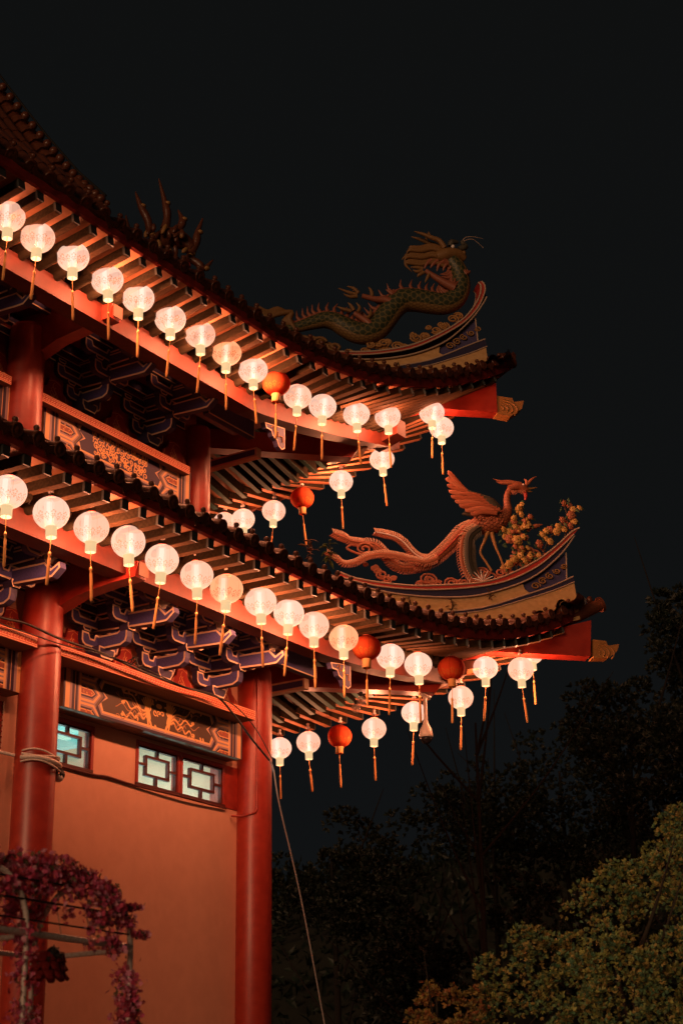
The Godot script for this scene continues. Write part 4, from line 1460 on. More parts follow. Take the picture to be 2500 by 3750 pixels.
func build_dragon() -> void:
	var d := thing("dragon_statue", "green scaled dragon statue with ochre mane arching along the upper corner ridge", "statue")
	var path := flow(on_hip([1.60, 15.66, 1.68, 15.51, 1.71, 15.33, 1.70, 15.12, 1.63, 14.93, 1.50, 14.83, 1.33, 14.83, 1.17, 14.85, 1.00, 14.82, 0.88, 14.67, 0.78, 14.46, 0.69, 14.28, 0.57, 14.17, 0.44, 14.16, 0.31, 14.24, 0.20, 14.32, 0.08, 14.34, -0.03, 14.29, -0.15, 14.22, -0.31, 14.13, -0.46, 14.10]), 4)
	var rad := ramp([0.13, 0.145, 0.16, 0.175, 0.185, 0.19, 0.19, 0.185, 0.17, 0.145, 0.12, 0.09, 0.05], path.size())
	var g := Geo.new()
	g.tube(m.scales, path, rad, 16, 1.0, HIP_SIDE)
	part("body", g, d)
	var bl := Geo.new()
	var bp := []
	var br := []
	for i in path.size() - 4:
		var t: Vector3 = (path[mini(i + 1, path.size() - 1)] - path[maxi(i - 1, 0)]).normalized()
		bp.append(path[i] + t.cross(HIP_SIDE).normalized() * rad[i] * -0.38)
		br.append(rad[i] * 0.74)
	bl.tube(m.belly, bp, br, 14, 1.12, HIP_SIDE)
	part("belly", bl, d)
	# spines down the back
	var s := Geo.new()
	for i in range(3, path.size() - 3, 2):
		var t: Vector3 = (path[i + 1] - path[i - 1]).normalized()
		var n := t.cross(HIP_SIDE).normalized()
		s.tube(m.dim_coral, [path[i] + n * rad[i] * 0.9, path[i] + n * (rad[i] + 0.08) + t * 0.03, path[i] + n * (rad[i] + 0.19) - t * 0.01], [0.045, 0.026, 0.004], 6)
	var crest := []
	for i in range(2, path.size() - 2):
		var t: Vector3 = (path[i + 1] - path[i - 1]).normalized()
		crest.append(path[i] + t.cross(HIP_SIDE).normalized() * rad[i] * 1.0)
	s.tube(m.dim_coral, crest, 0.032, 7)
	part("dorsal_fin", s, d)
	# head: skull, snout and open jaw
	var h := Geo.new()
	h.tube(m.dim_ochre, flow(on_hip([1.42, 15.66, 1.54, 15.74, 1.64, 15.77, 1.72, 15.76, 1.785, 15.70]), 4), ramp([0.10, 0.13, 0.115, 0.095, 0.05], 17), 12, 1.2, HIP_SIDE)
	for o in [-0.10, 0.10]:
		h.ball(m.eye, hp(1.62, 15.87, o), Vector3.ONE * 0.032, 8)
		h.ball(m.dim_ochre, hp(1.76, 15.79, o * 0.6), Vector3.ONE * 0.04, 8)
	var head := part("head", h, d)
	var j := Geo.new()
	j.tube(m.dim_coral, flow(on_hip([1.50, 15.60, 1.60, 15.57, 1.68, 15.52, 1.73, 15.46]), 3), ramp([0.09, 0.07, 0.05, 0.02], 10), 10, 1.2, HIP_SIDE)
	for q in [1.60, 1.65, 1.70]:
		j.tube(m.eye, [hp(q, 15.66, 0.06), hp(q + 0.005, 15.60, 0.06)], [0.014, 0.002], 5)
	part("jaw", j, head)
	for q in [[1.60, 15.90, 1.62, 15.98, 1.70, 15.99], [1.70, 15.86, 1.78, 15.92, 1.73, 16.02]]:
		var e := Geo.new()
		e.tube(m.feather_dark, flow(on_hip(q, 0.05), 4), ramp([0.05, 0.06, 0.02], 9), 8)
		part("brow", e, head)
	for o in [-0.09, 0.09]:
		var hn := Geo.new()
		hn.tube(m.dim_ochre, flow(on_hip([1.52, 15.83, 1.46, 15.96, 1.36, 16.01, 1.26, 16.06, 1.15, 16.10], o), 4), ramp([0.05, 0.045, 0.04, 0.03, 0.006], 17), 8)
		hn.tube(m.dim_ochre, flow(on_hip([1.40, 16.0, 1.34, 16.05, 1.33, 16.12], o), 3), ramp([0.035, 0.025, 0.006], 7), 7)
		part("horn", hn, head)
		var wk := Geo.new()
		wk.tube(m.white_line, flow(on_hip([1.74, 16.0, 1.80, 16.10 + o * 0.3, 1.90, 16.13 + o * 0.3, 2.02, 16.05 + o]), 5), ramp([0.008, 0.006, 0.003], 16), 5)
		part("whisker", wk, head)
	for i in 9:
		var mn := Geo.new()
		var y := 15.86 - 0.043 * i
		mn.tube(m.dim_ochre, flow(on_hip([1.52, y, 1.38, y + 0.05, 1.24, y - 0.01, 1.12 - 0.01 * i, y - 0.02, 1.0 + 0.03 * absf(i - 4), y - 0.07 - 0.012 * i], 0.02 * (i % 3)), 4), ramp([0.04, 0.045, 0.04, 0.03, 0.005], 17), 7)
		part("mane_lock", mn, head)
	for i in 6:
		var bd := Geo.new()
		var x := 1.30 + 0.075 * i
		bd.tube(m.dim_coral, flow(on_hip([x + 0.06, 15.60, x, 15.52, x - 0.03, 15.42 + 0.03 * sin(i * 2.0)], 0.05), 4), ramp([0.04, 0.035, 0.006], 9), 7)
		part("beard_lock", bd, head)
	# legs with claws
	var legs := [
		[[1.62, 15.08, 1.50, 15.16, 1.38, 15.26, 1.27, 15.36], [[1.24, 15.39, 1.16, 15.40, 1.09, 15.39], [1.23, 15.35, 1.16, 15.32, 1.12, 15.35], [1.25, 15.32, 1.19, 15.26, 1.17, 15.22], [1.32, 15.32, 1.29, 15.22, 1.26, 15.13]]],
		[[0.90, 14.66, 0.78, 14.74, 0.66, 14.74, 0.50, 14.78], [[0.46, 14.82, 0.40, 14.90, 0.32, 14.93], [0.44, 14.79, 0.34, 14.82, 0.22, 14.88], [0.44, 14.76, 0.36, 14.74, 0.28, 14.78], [0.62, 14.78, 0.61, 14.88, 0.58, 14.95]]],
		[[0.62, 14.18, 0.56, 14.30, 0.48, 14.38, 0.40, 14.45], [[0.36, 14.48, 0.28, 14.50, 0.20, 14.54], [0.40, 14.49, 0.37, 14.57, 0.33, 14.63], [0.44, 14.46, 0.47, 14.55, 0.43, 14.64], [0.55, 14.36, 0.60, 14.45, 0.59, 14.56]]]]
	for q in legs:
		var l := Geo.new()
		l.tube(m.dim_coral, flow(on_hip(q[0], 0.10), 4), ramp([0.085, 0.065, 0.05, 0.04], 13), 9)
		var leg := part("leg", l, d)
		for c in q[1]:
			var cg := Geo.new()
			cg.tube(m.dim_ochre, flow(on_hip(c, 0.11), 3), ramp([0.035, 0.03, 0.006], 7), 7)
			part("claw", cg, leg)
	for q in [[1.77, 15.36, 0.05], [1.60, 15.12, 0.08], [0.86, 14.85, 0.06]]:
		var fl := Geo.new()
		for i in 4:
			var a := 1.57 + (i - 1.5) * 0.5
			fl.tube(m.dim_coral, [hp(q[0], q[1], 0.12), hp(q[0] + cos(a) * q[2], q[1] + sin(a) * q[2], 0.12), hp(q[0] + cos(a) * q[2] * 1.7 - 0.01, q[1] + sin(a) * q[2] * 1.9, 0.12)], [0.03, 0.025, 0.003], 6)
		part("flame", fl, d)
	# swirling tail fan
	var tail := Geo.new()
	for i in 6:
		var k := 0.035 * i
		tail.tube(m.dim_ochre, flow(on_hip([-0.28, 14.16 - k * 0.4, -0.40 + k * 0.3, 14.22 + k * 0.2, -0.36 + k * 0.2, 14.36 + k * 0.2, -0.48, 14.46 - k * 0.7, -0.60, 14.40 - k * 0.8, -0.72 + k * 0.4, 14.50 - k], 0.01 * i), 4), ramp([0.03, 0.05, 0.045, 0.045, 0.035, 0.01], 21), 8)
	part("tail_fan", tail, d)
	var lower := Geo.new()
	for i in 8:
		var o := Vector2(-0.45 + 0.09 * i, 14.02 - 0.025 * i)
		lower.tube(m.dim_ochre, spiral(o, 0.085, 1.3, i * 1.3, 0.03 * (i % 3)), 0.028, 7)
	part("cloud", lower, d)


func plume(mt, ctrl: Array, radii: Array, barb: float, off := 0.0, spine = null) -> Geo:
	var g := Geo.new()
	var p := flow(on_hip(ctrl, off), 5)
	var r := ramp(radii, p.size())
	g.tube(m.plume_skin if mt == m.plume else mt, p, r, 10, 0.45, HIP_SIDE)
	var total := 0.0
	var next := 0.0
	for i in range(1, p.size()):
		var t: Vector3 = (p[i] - p[i - 1]).normalized()
		var n := t.cross(HIP_SIDE).normalized()
		total += p[i].distance_to(p[i - 1])
		while next < total:
			next += 0.034
			for s in [-1.0, 1.0]:
				var a: Vector3 = p[i] + n * s * r[i] * 0.8 - t * (total - next)
				g.tube(m.barb if s > 0 else mt, [a, a + n * s * barb * 0.9 + t * barb * 0.5, a + n * s * barb * 1.3 + t * barb * 1.2], [0.016, 0.014, 0.003], 4)
	if spine:
		var q := []
		for i in p.size():
			q.append(p[i] + HIP_SIDE * r[i] * 0.42)
		g.tube(spine, q, 0.012, 5)
	return g


func build_phoenix() -> void:
	var d := thing("phoenix_statue", "red and gold phoenix statue with raised wing and trailing plumes on the lower corner ridge", "statue")
	var g := Geo.new()
	g.tube(m.plume_skin, flow(on_hip([1.66, 10.86, 1.76, 10.89, 1.88, 10.93, 2.0, 10.97, 2.09, 11.06, 2.15, 11.20, 2.15, 11.34, 2.16, 11.47, 2.21, 11.58, 2.28, 11.615]), 4), ramp([0.07, 0.13, 0.17, 0.165, 0.12, 0.075, 0.055, 0.05, 0.055, 0.06], 37), 14, 0.9, HIP_SIDE)
	for i in 40:
		var a := rng.randf_range(-1.2, 1.2)
		var z := rng.randf_range(1.74, 2.06)
		var o := hp(z, 10.93 + (z - 1.8) * 0.25 + sin(a) * 0.13, cos(a) * 0.13 + 0.01)
		g.ball(m.coral, o, Vector3(0.03, 0.018, 0.012), 5, Basis(Vector3.UP, 0.785))
	part("body", g, d)
	var h := Geo.new()
	h.tube(m.plume, flow(on_hip([2.18, 11.57, 2.27, 11.625, 2.35, 11.60, 2.40, 11.56]), 4), ramp([0.05, 0.075, 0.065, 0.035], 13), 11, 0.9, HIP_SIDE)
	for o in [-0.055, 0.055]:
		h.ball(m.eye, hp(2.34, 11.635, o), Vector3.ONE * 0.016, 6)
	for i in 12:
		var t := i / 11.0
		var a := hp(lerpf(2.20, 2.36, t), lerpf(11.52, 11.55, t), 0.04)
		h.tube(m.coral, [a, a + Vector3(0.01, -0.06 - 0.02 * sin(i), 0.01)], [0.016, 0.002], 5)
	var head := part("head", h, d)
	var b := Geo.new()
	b.tube(m.ochre, flow(on_hip([2.385, 11.585, 2.45, 11.60, 2.52, 11.625]), 3), ramp([0.03, 0.018, 0.002], 7), 7)
	b.tube(m.ochre, flow(on_hip([2.385, 11.555, 2.43, 11.545, 2.46, 11.55]), 3), ramp([0.022, 0.014, 0.002], 7), 7)
	part("beak", b, head)
	for q in [[2.32, 11.66, 2.18, 11.685, 2.08, 11.68, 1.99, 11.72], [2.26, 11.665, 2.16, 11.655, 2.08, 11.65, 2.03, 11.665], [2.37, 11.63, 2.42, 11.70, 2.46, 11.76, 2.51, 11.81], [2.38, 11.64, 2.39, 11.69, 2.38, 11.73, 2.36, 11.75]]:
		var c := Geo.new()
		c.tube(m.coral, flow(on_hip(q, 0.02), 4), ramp([0.03, 0.028, 0.018, 0.002], 13), 7)
		part("crest", c, head)
	var w := Geo.new()
	w.tube(m.crimson, flow(on_hip([2.36, 11.53, 2.37, 11.46, 2.36, 11.38], 0.02), 3), ramp([0.02, 0.032, 0.012], 7), 8)
	part("wattle", w, head)
	# raised wing, feather by feather; and the far wing behind
	var wg := Geo.new()
	wg.tube(m.feather_dark, flow(on_hip([2.02, 11.10, 1.92, 11.24, 1.78, 11.32, 1.66, 11.40, 1.58, 11.50], 0.12), 4), ramp([0.09, 0.11, 0.09, 0.06, 0.03], 17), 10, 0.6, HIP_SIDE)
	var wing := part("wing", wg, d)
	var tips := [1.44, 11.74, 1.42, 11.63, 1.435, 11.52, 1.45, 11.42, 1.475, 11.33, 1.515, 11.25, 1.56, 11.18, 1.62, 11.11, 1.68, 11.05]
	for i in 9:
		var f := Geo.new()
		var t := i / 8.0
		f.tube(m.coral if i % 2 else m.plume, flow(on_hip([lerpf(1.72, 1.98, t), lerpf(11.34, 11.06, t), lerpf(1.60, 1.82, t), lerpf(11.46, 11.05, t) + 0.02, tips[i * 2] + 0.03, tips[i * 2 + 1] - 0.035, tips[i * 2], tips[i * 2 + 1]], 0.13 + 0.008 * i), 4), ramp([0.04, 0.05, 0.04, 0.012], 13), 8, 0.3, HIP_SIDE)
		part("feather", f, wing)
	for i in 7:
		var f := Geo.new()
		var t := i / 6.0
		f.tube(m.plume, flow(on_hip([lerpf(1.80, 2.02, t), lerpf(11.34, 11.14, t), lerpf(1.68, 1.88, t), lerpf(11.36, 11.06, t), lerpf(1.56, 1.78, t), lerpf(11.36, 11.02, t)], 0.17), 3), ramp([0.035, 0.045, 0.01], 7), 8, 0.3, HIP_SIDE)
		part("covert_feather", f, wing)
	var fw := Geo.new()
	for i in 6:
		fw.tube(m.feather_dark, flow(on_hip([2.06, 11.12 - 0.02 * i, 1.94 - 0.02 * i, 11.30 - 0.03 * i, 1.80 - 0.03 * i, 11.35 - 0.04 * i], -0.12 - 0.01 * i), 3), ramp([0.05, 0.06, 0.015], 7), 8, 0.35, HIP_SIDE)
	part("wing", fw, d)
	# tail plumes
	part("tail_plume", plume(m.plume, [1.76, 10.90, 1.60, 10.76, 1.44, 10.51, 1.29, 10.31, 1.17, 10.20, 1.05, 10.14], [0.075, 0.085, 0.08, 0.07, 0.045, 0.02], 0.05, 0.05, m.crimson), d)
	part("tail_plume", plume(m.coral, [1.30, 10.30, 1.17, 10.21, 1.02, 10.23, 0.86, 10.28, 0.68, 10.30, 0.51, 10.25, 0.37, 10.14, 0.25, 10.11, 0.15, 10.20, 0.08, 10.26], [0.05, 0.035, 0.03, 0.03, 0.028, 0.024, 0.02, 0.016, 0.010], 0.035, 0.09), d)
	part("tail_plume", plume(m.plume, [1.30, 10.28, 1.14, 10.30, 1.04, 10.38, 0.94, 10.53, 0.85, 10.62, 0.73, 10.665, 0.62, 10.69], [0.045, 0.04, 0.036, 0.034, 0.032, 0.03, 0.008], 0.04, 0.0, m.eye), d)
	part("tail_plume", plume(m.plume, [1.25, 10.22, 1.10, 10.16, 0.93, 10.13, 0.80, 10.21, 0.70, 10.38, 0.61, 10.49, 0.47, 10.51, 0.35, 10.53, 0.26, 10.58, 0.15, 10.64], [0.05, 0.055, 0.06, 0.06, 0.055, 0.045, 0.035, 0.03, 0.05, 0.012], 0.04, -0.03, m.coral), d)
	part("tail_plume", plume(m.feather_dark, [1.80, 10.84, 1.67, 10.68, 1.64, 10.43, 1.65, 10.20, 1.70, 10.03, 1.80, 9.93], [0.06, 0.075, 0.07, 0.065, 0.06, 0.04], 0.065, 0.10, m.black), d)
	var edge := Geo.new()
	edge.tube(m.plume, flow(on_hip([1.76, 10.80, 1.61, 10.68, 1.565, 10.43, 1.575, 10.20, 1.63, 10.02, 1.74, 9.90], 0.10), 5), ramp([0.02, 0.03, 0.034, 0.034, 0.03, 0.02], 26), 8, 0.5, HIP_SIDE)
	for i in 16:
		var t := i / 15.0
		var a: Vector3 = hp(lerpf(1.60, 1.62, t) - 0.04 * sin(t * PI), lerpf(10.66, 10.02, t), 0.10)
		edge.tube(m.coral, [a, a + Vector3(-0.05, -0.02, -0.05), a + Vector3(-0.065, -0.055, -0.065)], [0.012, 0.01, 0.001], 4)
	part("tail_plume", edge, d)
	var eye := Geo.new()
	for i in 11:
		var a := 0.2 + i * 0.30
		eye.tube(m.eye if i % 2 else m.coral, [hp(1.79, 9.93, 0.13), hp(1.79 + cos(a) * 0.14, 9.93 + sin(a) * 0.19, 0.14)], [0.018, 0.004], 5)
	part("plume_eye", eye, d)
	var sw := Geo.new()
	sw.tube(m.coral, spiral(Vector2(0.49, 10.40), 0.10, 1.6, 0.5, 0.0), 0.017, 7)
	sw.tube(m.coral, flow(on_hip([0.62, 10.34, 0.48, 10.30, 0.36, 10.34, 0.29, 10.40, 0.36, 10.46]), 4), ramp([0.03, 0.02, 0.02, 0.02, 0.008], 17), 7)
	part("tail_curl", sw, d)
	for q in [[1.90, 10.80, 1.85, 10.62, 1.80, 10.44, 1.86, 10.28, 1.92, 10.14], [1.94, 10.78, 1.98, 10.55, 2.02, 10.40, 2.06, 10.24, 2.10, 10.12]]:
		var l := Geo.new()
		l.tube(m.ochre, flow(on_hip(q, 0.04), 4), ramp([0.04, 0.024, 0.018, 0.018, 0.022], 17), 8)
		part("leg", l, d)
	# moulded peonies and leaves in front of the bird and along the rising tip
	var fl := thing("peony_ornament", "clustered yellow and red peonies with leaves in front of the phoenix", "ornament")
	var tip := thing("peony_ornament", "sprays of small yellow and red blossoms along the lower ridge's rising tip", "ornament")
	var blooms := []
	for k in 3:
		var f := Geo.new()
		var mt = [m.bloom, m.coral, m.bloom][k]
		for ring in 2:
			for i in 6:
				var a := TAU * i / 6 + ring * 0.5
				f.ball(mt, Vector3(cos(a), sin(a), 0.0) * (0.042 - 0.018 * ring) + Vector3(0, 0, 0.014 * ring), Vector3(0.028, 0.028, 0.014), 6)
		f.ball(m.gilt, Vector3(0, 0, 0.03), Vector3(0.014, 0.014, 0.012), 6)
		blooms.append(f.mesh())
	var lf := Geo.new()
	lf.tube(mat(0.07, 0.13, 0.06), [Vector3(0, 0, 0), Vector3(0.03, 0.03, 0.01), Vector3(0.075, 0.05, 0)], [0.008, 0.024, 0.002], 6, 0.35, Vector3(0, 0, 1))
	var leaf := lf.mesh()
	var spots := [2.28, 11.21, 2.29, 11.10, 2.35, 11.02, 2.20, 10.98, 2.07, 10.82, 2.15, 10.79, 2.24, 10.86, 2.34, 10.93, 2.13, 10.67, 2.21, 10.65, 2.29, 10.72, 2.19, 10.53, 2.27, 10.51, 2.35, 10.55, 2.18, 10.33, 2.11, 10.23, 2.24, 10.39, 2.30, 10.34, 2.36, 10.40, 2.42, 10.45, 2.40, 10.30, 2.16, 10.13, 2.56, 10.71, 2.52, 10.77, 2.57, 10.85, 2.63, 10.90, 2.69, 10.84, 2.71, 10.93, 2.78, 10.89, 2.86, 10.95, 2.78, 11.06, 2.82, 11.03, 2.88, 11.14, 2.91, 11.04, 2.81, 11.35, 2.88, 11.34, 2.91, 11.26, 2.98, 11.27, 2.48, 10.62, 2.60, 10.66]
	for i in 46:
		var k := rng.randi() % 20
		spots.append(spots[k * 2] + rng.randf_range(-0.06, 0.06))
		spots.append(spots[k * 2 + 1] + rng.randf_range(-0.06, 0.06))
	for i in range(0, spots.size(), 2):
		var far: bool = spots[i] > 2.45
		var s := (rng.randf_range(0.75, 1.25) if i < 80 else rng.randf_range(0.45, 0.8)) * (0.75 if spots[i + 1] > 11.2 and far else 1.0)
		var bs := Basis(Vector3.UP, -PI / 4 + rng.randf_range(-0.5, 0.5)) * Basis(Vector3.RIGHT, rng.randf_range(-0.5, 0.3))
		part("blossom", blooms[rng.randi() % 3], tip if far else fl, Transform3D(bs.scaled(Vector3.ONE * s), hp(spots[i], spots[i + 1], rng.randf_range(0.0, 0.14))))
		for k in 2:
			part("leaf", leaf, tip if far else fl, Transform3D(bs * Basis(Vector3(0, 0, 1), rng.randf() * TAU), hp(spots[i] + rng.randf_range(-0.05, 0.05), spots[i + 1] + rng.randf_range(-0.05, 0.05), rng.randf_range(-0.04, 0.10))))
	for q in [[fl, [2.30, 9.95, 2.20, 10.3, 2.28, 10.7, 2.22, 11.0, 2.29, 11.2]], [fl, [2.2, 9.9, 2.35, 10.4, 2.15, 10.8]], [tip, [2.50, 10.35, 2.60, 10.7, 2.72, 10.9, 2.80, 11.05]], [tip, [2.75, 10.65, 2.85, 11.0, 2.82, 11.35]], [tip, [2.85, 11.0, 2.92, 11.2, 2.98, 11.27]]]:
		var st := Geo.new()
		st.tube(m.bark, flow(on_hip(q[1], 0.03), 4), 0.014, 6)
		part("stem", st, q[0])
	var bud := Geo.new()
	bud.tube(m.coral, flow(on_hip([2.38, 10.90, 2.45, 10.93, 2.54, 10.97], 0.05), 3), ramp([0.02, 0.04, 0.006], 7), 7)
	part("bud", bud, fl)


# ---------------------------------------------------------------- fittings and cables
func build_small_things() -> void:
	var c := thing("security_camera", "pale dome security camera on a drop pole under the lower corner beam", "camera")
	var p := Geo.new()
	p.tube(m.porcelain, [Vector3(2.85, 8.12, 1.10), Vector3(2.85, 7.70, 1.10)], 0.028, 12)
	p.box(m.porcelain, Vector3(2.85, 8.10, 1.10), Vector3(0.22, 0.02, 0.10))
	part("pole", p, c)
	var h := Geo.new()
	h.lathe(m.porcelain, [Vector2(0.0, 7.46), Vector2(0.10, 7.46), Vector2(0.105, 7.50), Vector2(0.085, 7.59), Vector2(0.045, 7.66), Vector2(0.032, 7.72), Vector2(0.0, 7.72)], 22, Transform3D(Basis(), Vector3(2.85, 0, 1.10)))
	part("housing", h, c)
	var dm := Geo.new()
	dm.lathe(mat(0.02, 0.02, 0.024, 0.08), [Vector2(0.0, 7.355), Vector2(0.05, 7.37), Vector2(0.083, 7.41), Vector2(0.092, 7.458), Vector2(0.0, 7.46)], 22, Transform3D(Basis(), Vector3(2.85, 0, 1.10)))
	part("dome", dm, c)
	for q in [[Vector3(2.12, 7.97, 0.42), 0.075, "upper clear glass globe of the lamp under the lower corner beam"], [Vector3(2.05, 7.85, 0.37), 0.07, "lower clear glass globe of the lamp under the lower corner beam"],
			[Vector3(-6.16, 8.24, 1.52), 0.055, "glass globe bulb between the first two lower front lanterns from the left"], [Vector3(-5.54, 8.23, 1.52), 0.055, "glass globe bulb beside the third lower front lantern from the left"], [Vector3(-4.9, 8.23, 1.52), 0.055, "glass globe bulb beside the fourth lower front lantern from the left"],
			[Vector3(-3.49, 12.0, 0.88), 0.05, "glass globe bulb beside the sixth upper front lantern from the left"], [Vector3(-2.88, 11.98, 0.88), 0.05, "glass globe bulb beside the seventh upper front lantern from the left"], [Vector3(-2.3, 11.97, 0.88), 0.05, "glass globe bulb beside the eighth upper front lantern from the left"]]:
		var o := thing("glass_globe", q[2], "light bulb", q[0], "unlit globe bulbs")
		var g := Geo.new()
		g.ball(m.glass, Vector3.ZERO, Vector3.ONE * q[1], 12)
		part("globe", g, o)
		var k := Geo.new()
		k.ball(m.gilt, Vector3.ZERO, Vector3.ONE * q[1] * 0.45, 8)
		part("core", k, o)
		var s := Geo.new()
		s.tube(m.black, [Vector3(0, q[1] * 0.9, 0), Vector3(0, q[1] * 1.8, 0)], q[1] * 0.4, 8)
		part("socket", s, o)
	# black cables slung along the fret beam, past the corner column and down to the right
	var main := [Vector3(-6.2, 7.30, 0.55), Vector3(-5.58, 7.29, 0.55), Vector3(-5.16, 7.32, 0.55), Vector3(-4.58, 7.28, 0.55), Vector3(-3.81, 7.29, 0.53), Vector3(-3.07, 7.24, 0.52), Vector3(-2.3, 7.22, 0.51), Vector3(-1.57, 7.24, 0.52), Vector3(-1.23, 7.07, 0.55), Vector3(-0.79, 6.80, 0.55), Vector3(-0.37, 6.61, 0.52)]
	var g1 := Geo.new()
	g1.tube(m.black, flow(main, 5), 0.015, 7)
	solo("power_cable", g1, "thick black cable slung along the lower fret beam and down across the corner column", "cable")
	var g2 := Geo.new()
	var loose := []
	for i in main.size():
		loose.append(main[i] + Vector3(0.04, [0.0, -0.08, -0.11, -0.07, -0.02, 0.03, 0.0, -0.02, 0.10, 0.16, 0.02][i], 0.02))
	g2.tube(m.black, flow(loose, 5), 0.007, 6)
	solo("power_cable", g2, "thin slack black cable beside the thick one on the lower fret beam", "cable")
	var g3 := Geo.new()
	var tangle := []
	for i in 60:
		tangle.append(Vector3(-3.25 + 0.02 * i + rng.randf_range(-0.06, 0.06), 7.30 + rng.randf_range(-0.02, 0.12), 0.45 + rng.randf_range(-0.05, 0.05)))
	g3.tube(m.black, flow(tangle.slice(0, 16), 3), 0.008, 5)
	solo("cable_tangle", g3, "tangle of thin black wires on the fret beam beside the left column", "cable")
	var g4 := Geo.new()
	g4.tube(m.steel, flow([Vector3(-0.37, 6.61, 0.52), Vector3(-0.24, 6.50, 0.5), Vector3(-0.10, 6.04, 0.5), Vector3(0.39, 4.88, 0.5), Vector3(0.94, 3.26, 0.5), Vector3(1.6, 1.2, 0.5), Vector3(1.98, 0.0, 0.5)], 5), 0.012, 6)
	solo("guy_wire", g4, "long grey wire running down to the right from the corner column", "wire")
	var g5 := Geo.new()
	g5.tube(m.red, flow([Vector3(-0.178, 7.9, 0.178), Vector3(-0.178, 7.0, 0.178), Vector3(-0.178, 6.2, 0.178), Vector3(-0.185, 6.0, 0.175), Vector3(-0.23, 5.95, 0.11), Vector3(-0.27, 5.93, -0.02), Vector3(-0.36, 5.93, -0.12)], 5), 0.016, 7)
	solo("conduit", g5, "thin red painted conduit running down the corner column", "pipe")
	# cables strapped round the left column, and the run along the wall under the windows
	var g6 := Geo.new()
	for q in [[5.90, 0.282, 0.030, 0.012], [5.95, 0.272, 0.014, -0.02], [5.98, 0.270, 0.011, 0.03], [5.85, 0.288, 0.011, 0.03]]:
		var ring := []
		for i in 25:
			var a := PI * 1.05 + PI * 1.25 * i / 24.0
			ring.append(Vector3(-4.525 - cos(a + PI) * q[1], q[0] - 0.02 + q[3] * sin(i * 0.4) - 0.03 * sin(PI * i / 24.0), 0.2 - sin(a) * q[1] * 1.0))
		g6.tube(m.pipe, ring, q[2], 7)
	g6.tube(m.pipe, flow([Vector3(-9.0, 6.07, -0.10), Vector3(-6.2, 6.02, -0.08), Vector3(-5.2, 5.98, -0.06), Vector3(-4.82, 5.91, 0.16)], 5), 0.02, 7)
	solo("strapped_cables", g6, "pale cables strapped round the left column below the windows", "cable")
	var g7 := Geo.new()
	for i in 3:
		var ring := []
		for k in 17:
			var a := TAU * k / 16.0
			ring.append(Vector3(-4.29 + 0.025 * i, 5.76 + 0.06 * sin(a), 0.33 + 0.06 * cos(a)))
		g7.tube(m.black, ring, 0.014, 6)
	g7.ball(m.pipe, Vector3(-4.28, 5.72, 0.34), Vector3(0.07, 0.05, 0.06), 8)
	solo("cable_coil", g7, "small dark coil of cable hung on the left column's strap", "cable")
	var g8 := Geo.new()
	g8.tube(m.maroon, flow([Vector3(-3.93, 6.02, -0.13), Vector3(-3.2, 6.01, -0.125), Vector3(-2.9, 6.03, -0.125), Vector3(-2.35, 6.01, -0.125), Vector3(-1.4, 6.012, -0.095), Vector3(-0.47, 6.012, -0.12)], 5), 0.014, 6)
	solo("conduit", g8, "thin dark conduit along the peach wall just under the windows", "pipe")
	var g9 := Geo.new()
	var hook := []
	for k in 17:
		hook.append(hp(1.50 + 0.035 * cos(TAU * k / 16.0), 13.28 + 0.07 * sin(TAU * k / 16.0), 0.15))
	g9.tube(m.black, hook, 0.010, 6)
	solo("iron_ring", g9, "small iron ring hanging on the upper corner hip beam", "ring")
	# self-sown plants on the lower ridge
	var lf := Geo.new()
	lf.tube(m.leaf, [Vector3.ZERO, Vector3(0.05, 0.015, 0), Vector3(0.11, 0.0, 0), Vector3(0.17, -0.03, 0)], [0.006, 0.036, 0.034, 0.002], 6, 0.15, Vector3(0, 1, 0.2))
	var green := mat(0.10, 0.15, 0.045, 0.5)
	var dry := mat(0.20, 0.10, 0.05, 0.6)
	lf.sts[m.leaf].set_material(green)
	var leaf := lf.mesh()
	var leaf2: ArrayMesh = leaf.duplicate()
	leaf2.surface_set_material(0, dry)
	for q in [[0.08, 10.12, 0.30, 13, leaf, "green leafy seedling sprouting on the lower ridge beside the phoenix's tail"], [-0.14, 10.10, 0.34, 11, leaf2, "brown wilted seedling at the foot of the lower ridge"], [0.95, 9.62, -0.28, 12, leaf2, "dry creeper hanging on the cream side of the lower ridge"], [1.42, 9.64, -0.25, 12, leaf2, "thin creeper trailing under the lower ridge's blue band"], [1.86, 9.86, -0.22, 9, leaf2, "small creeper dangling below the peacock plume's end"], [0.9, 13.62, -0.2, 8, leaf2, "small dark creeper on the cream side of the upper ridge"]]:
		var o := thing("seedling" if q[2] > 0 else "creeper", q[5], "plant", hp(q[0], q[1], 0.12))
		var st := Geo.new()
		st.tube(m.bark, [Vector3.ZERO, Vector3(0.02, q[2] * 0.5, 0.02), Vector3(-0.01, q[2], 0)], 0.008, 5)
		part("stem", st, o)
		for i in q[3]:
			var t = (i + 1.0) / q[3]
			part("leaf", q[4], o, Transform3D((Basis(Vector3.UP, i * 2.4) * Basis(Vector3(0, 0, 1), rng.randf_range(-0.5, 0.6))).scaled(Vector3.ONE * rng.randf_range(0.6, 1.15) * (1.0 if q[2] > 0 else 0.55)), Vector3(rng.randf_range(-0.04, 0.04), q[2] * t, rng.randf_range(-0.04, 0.04))))


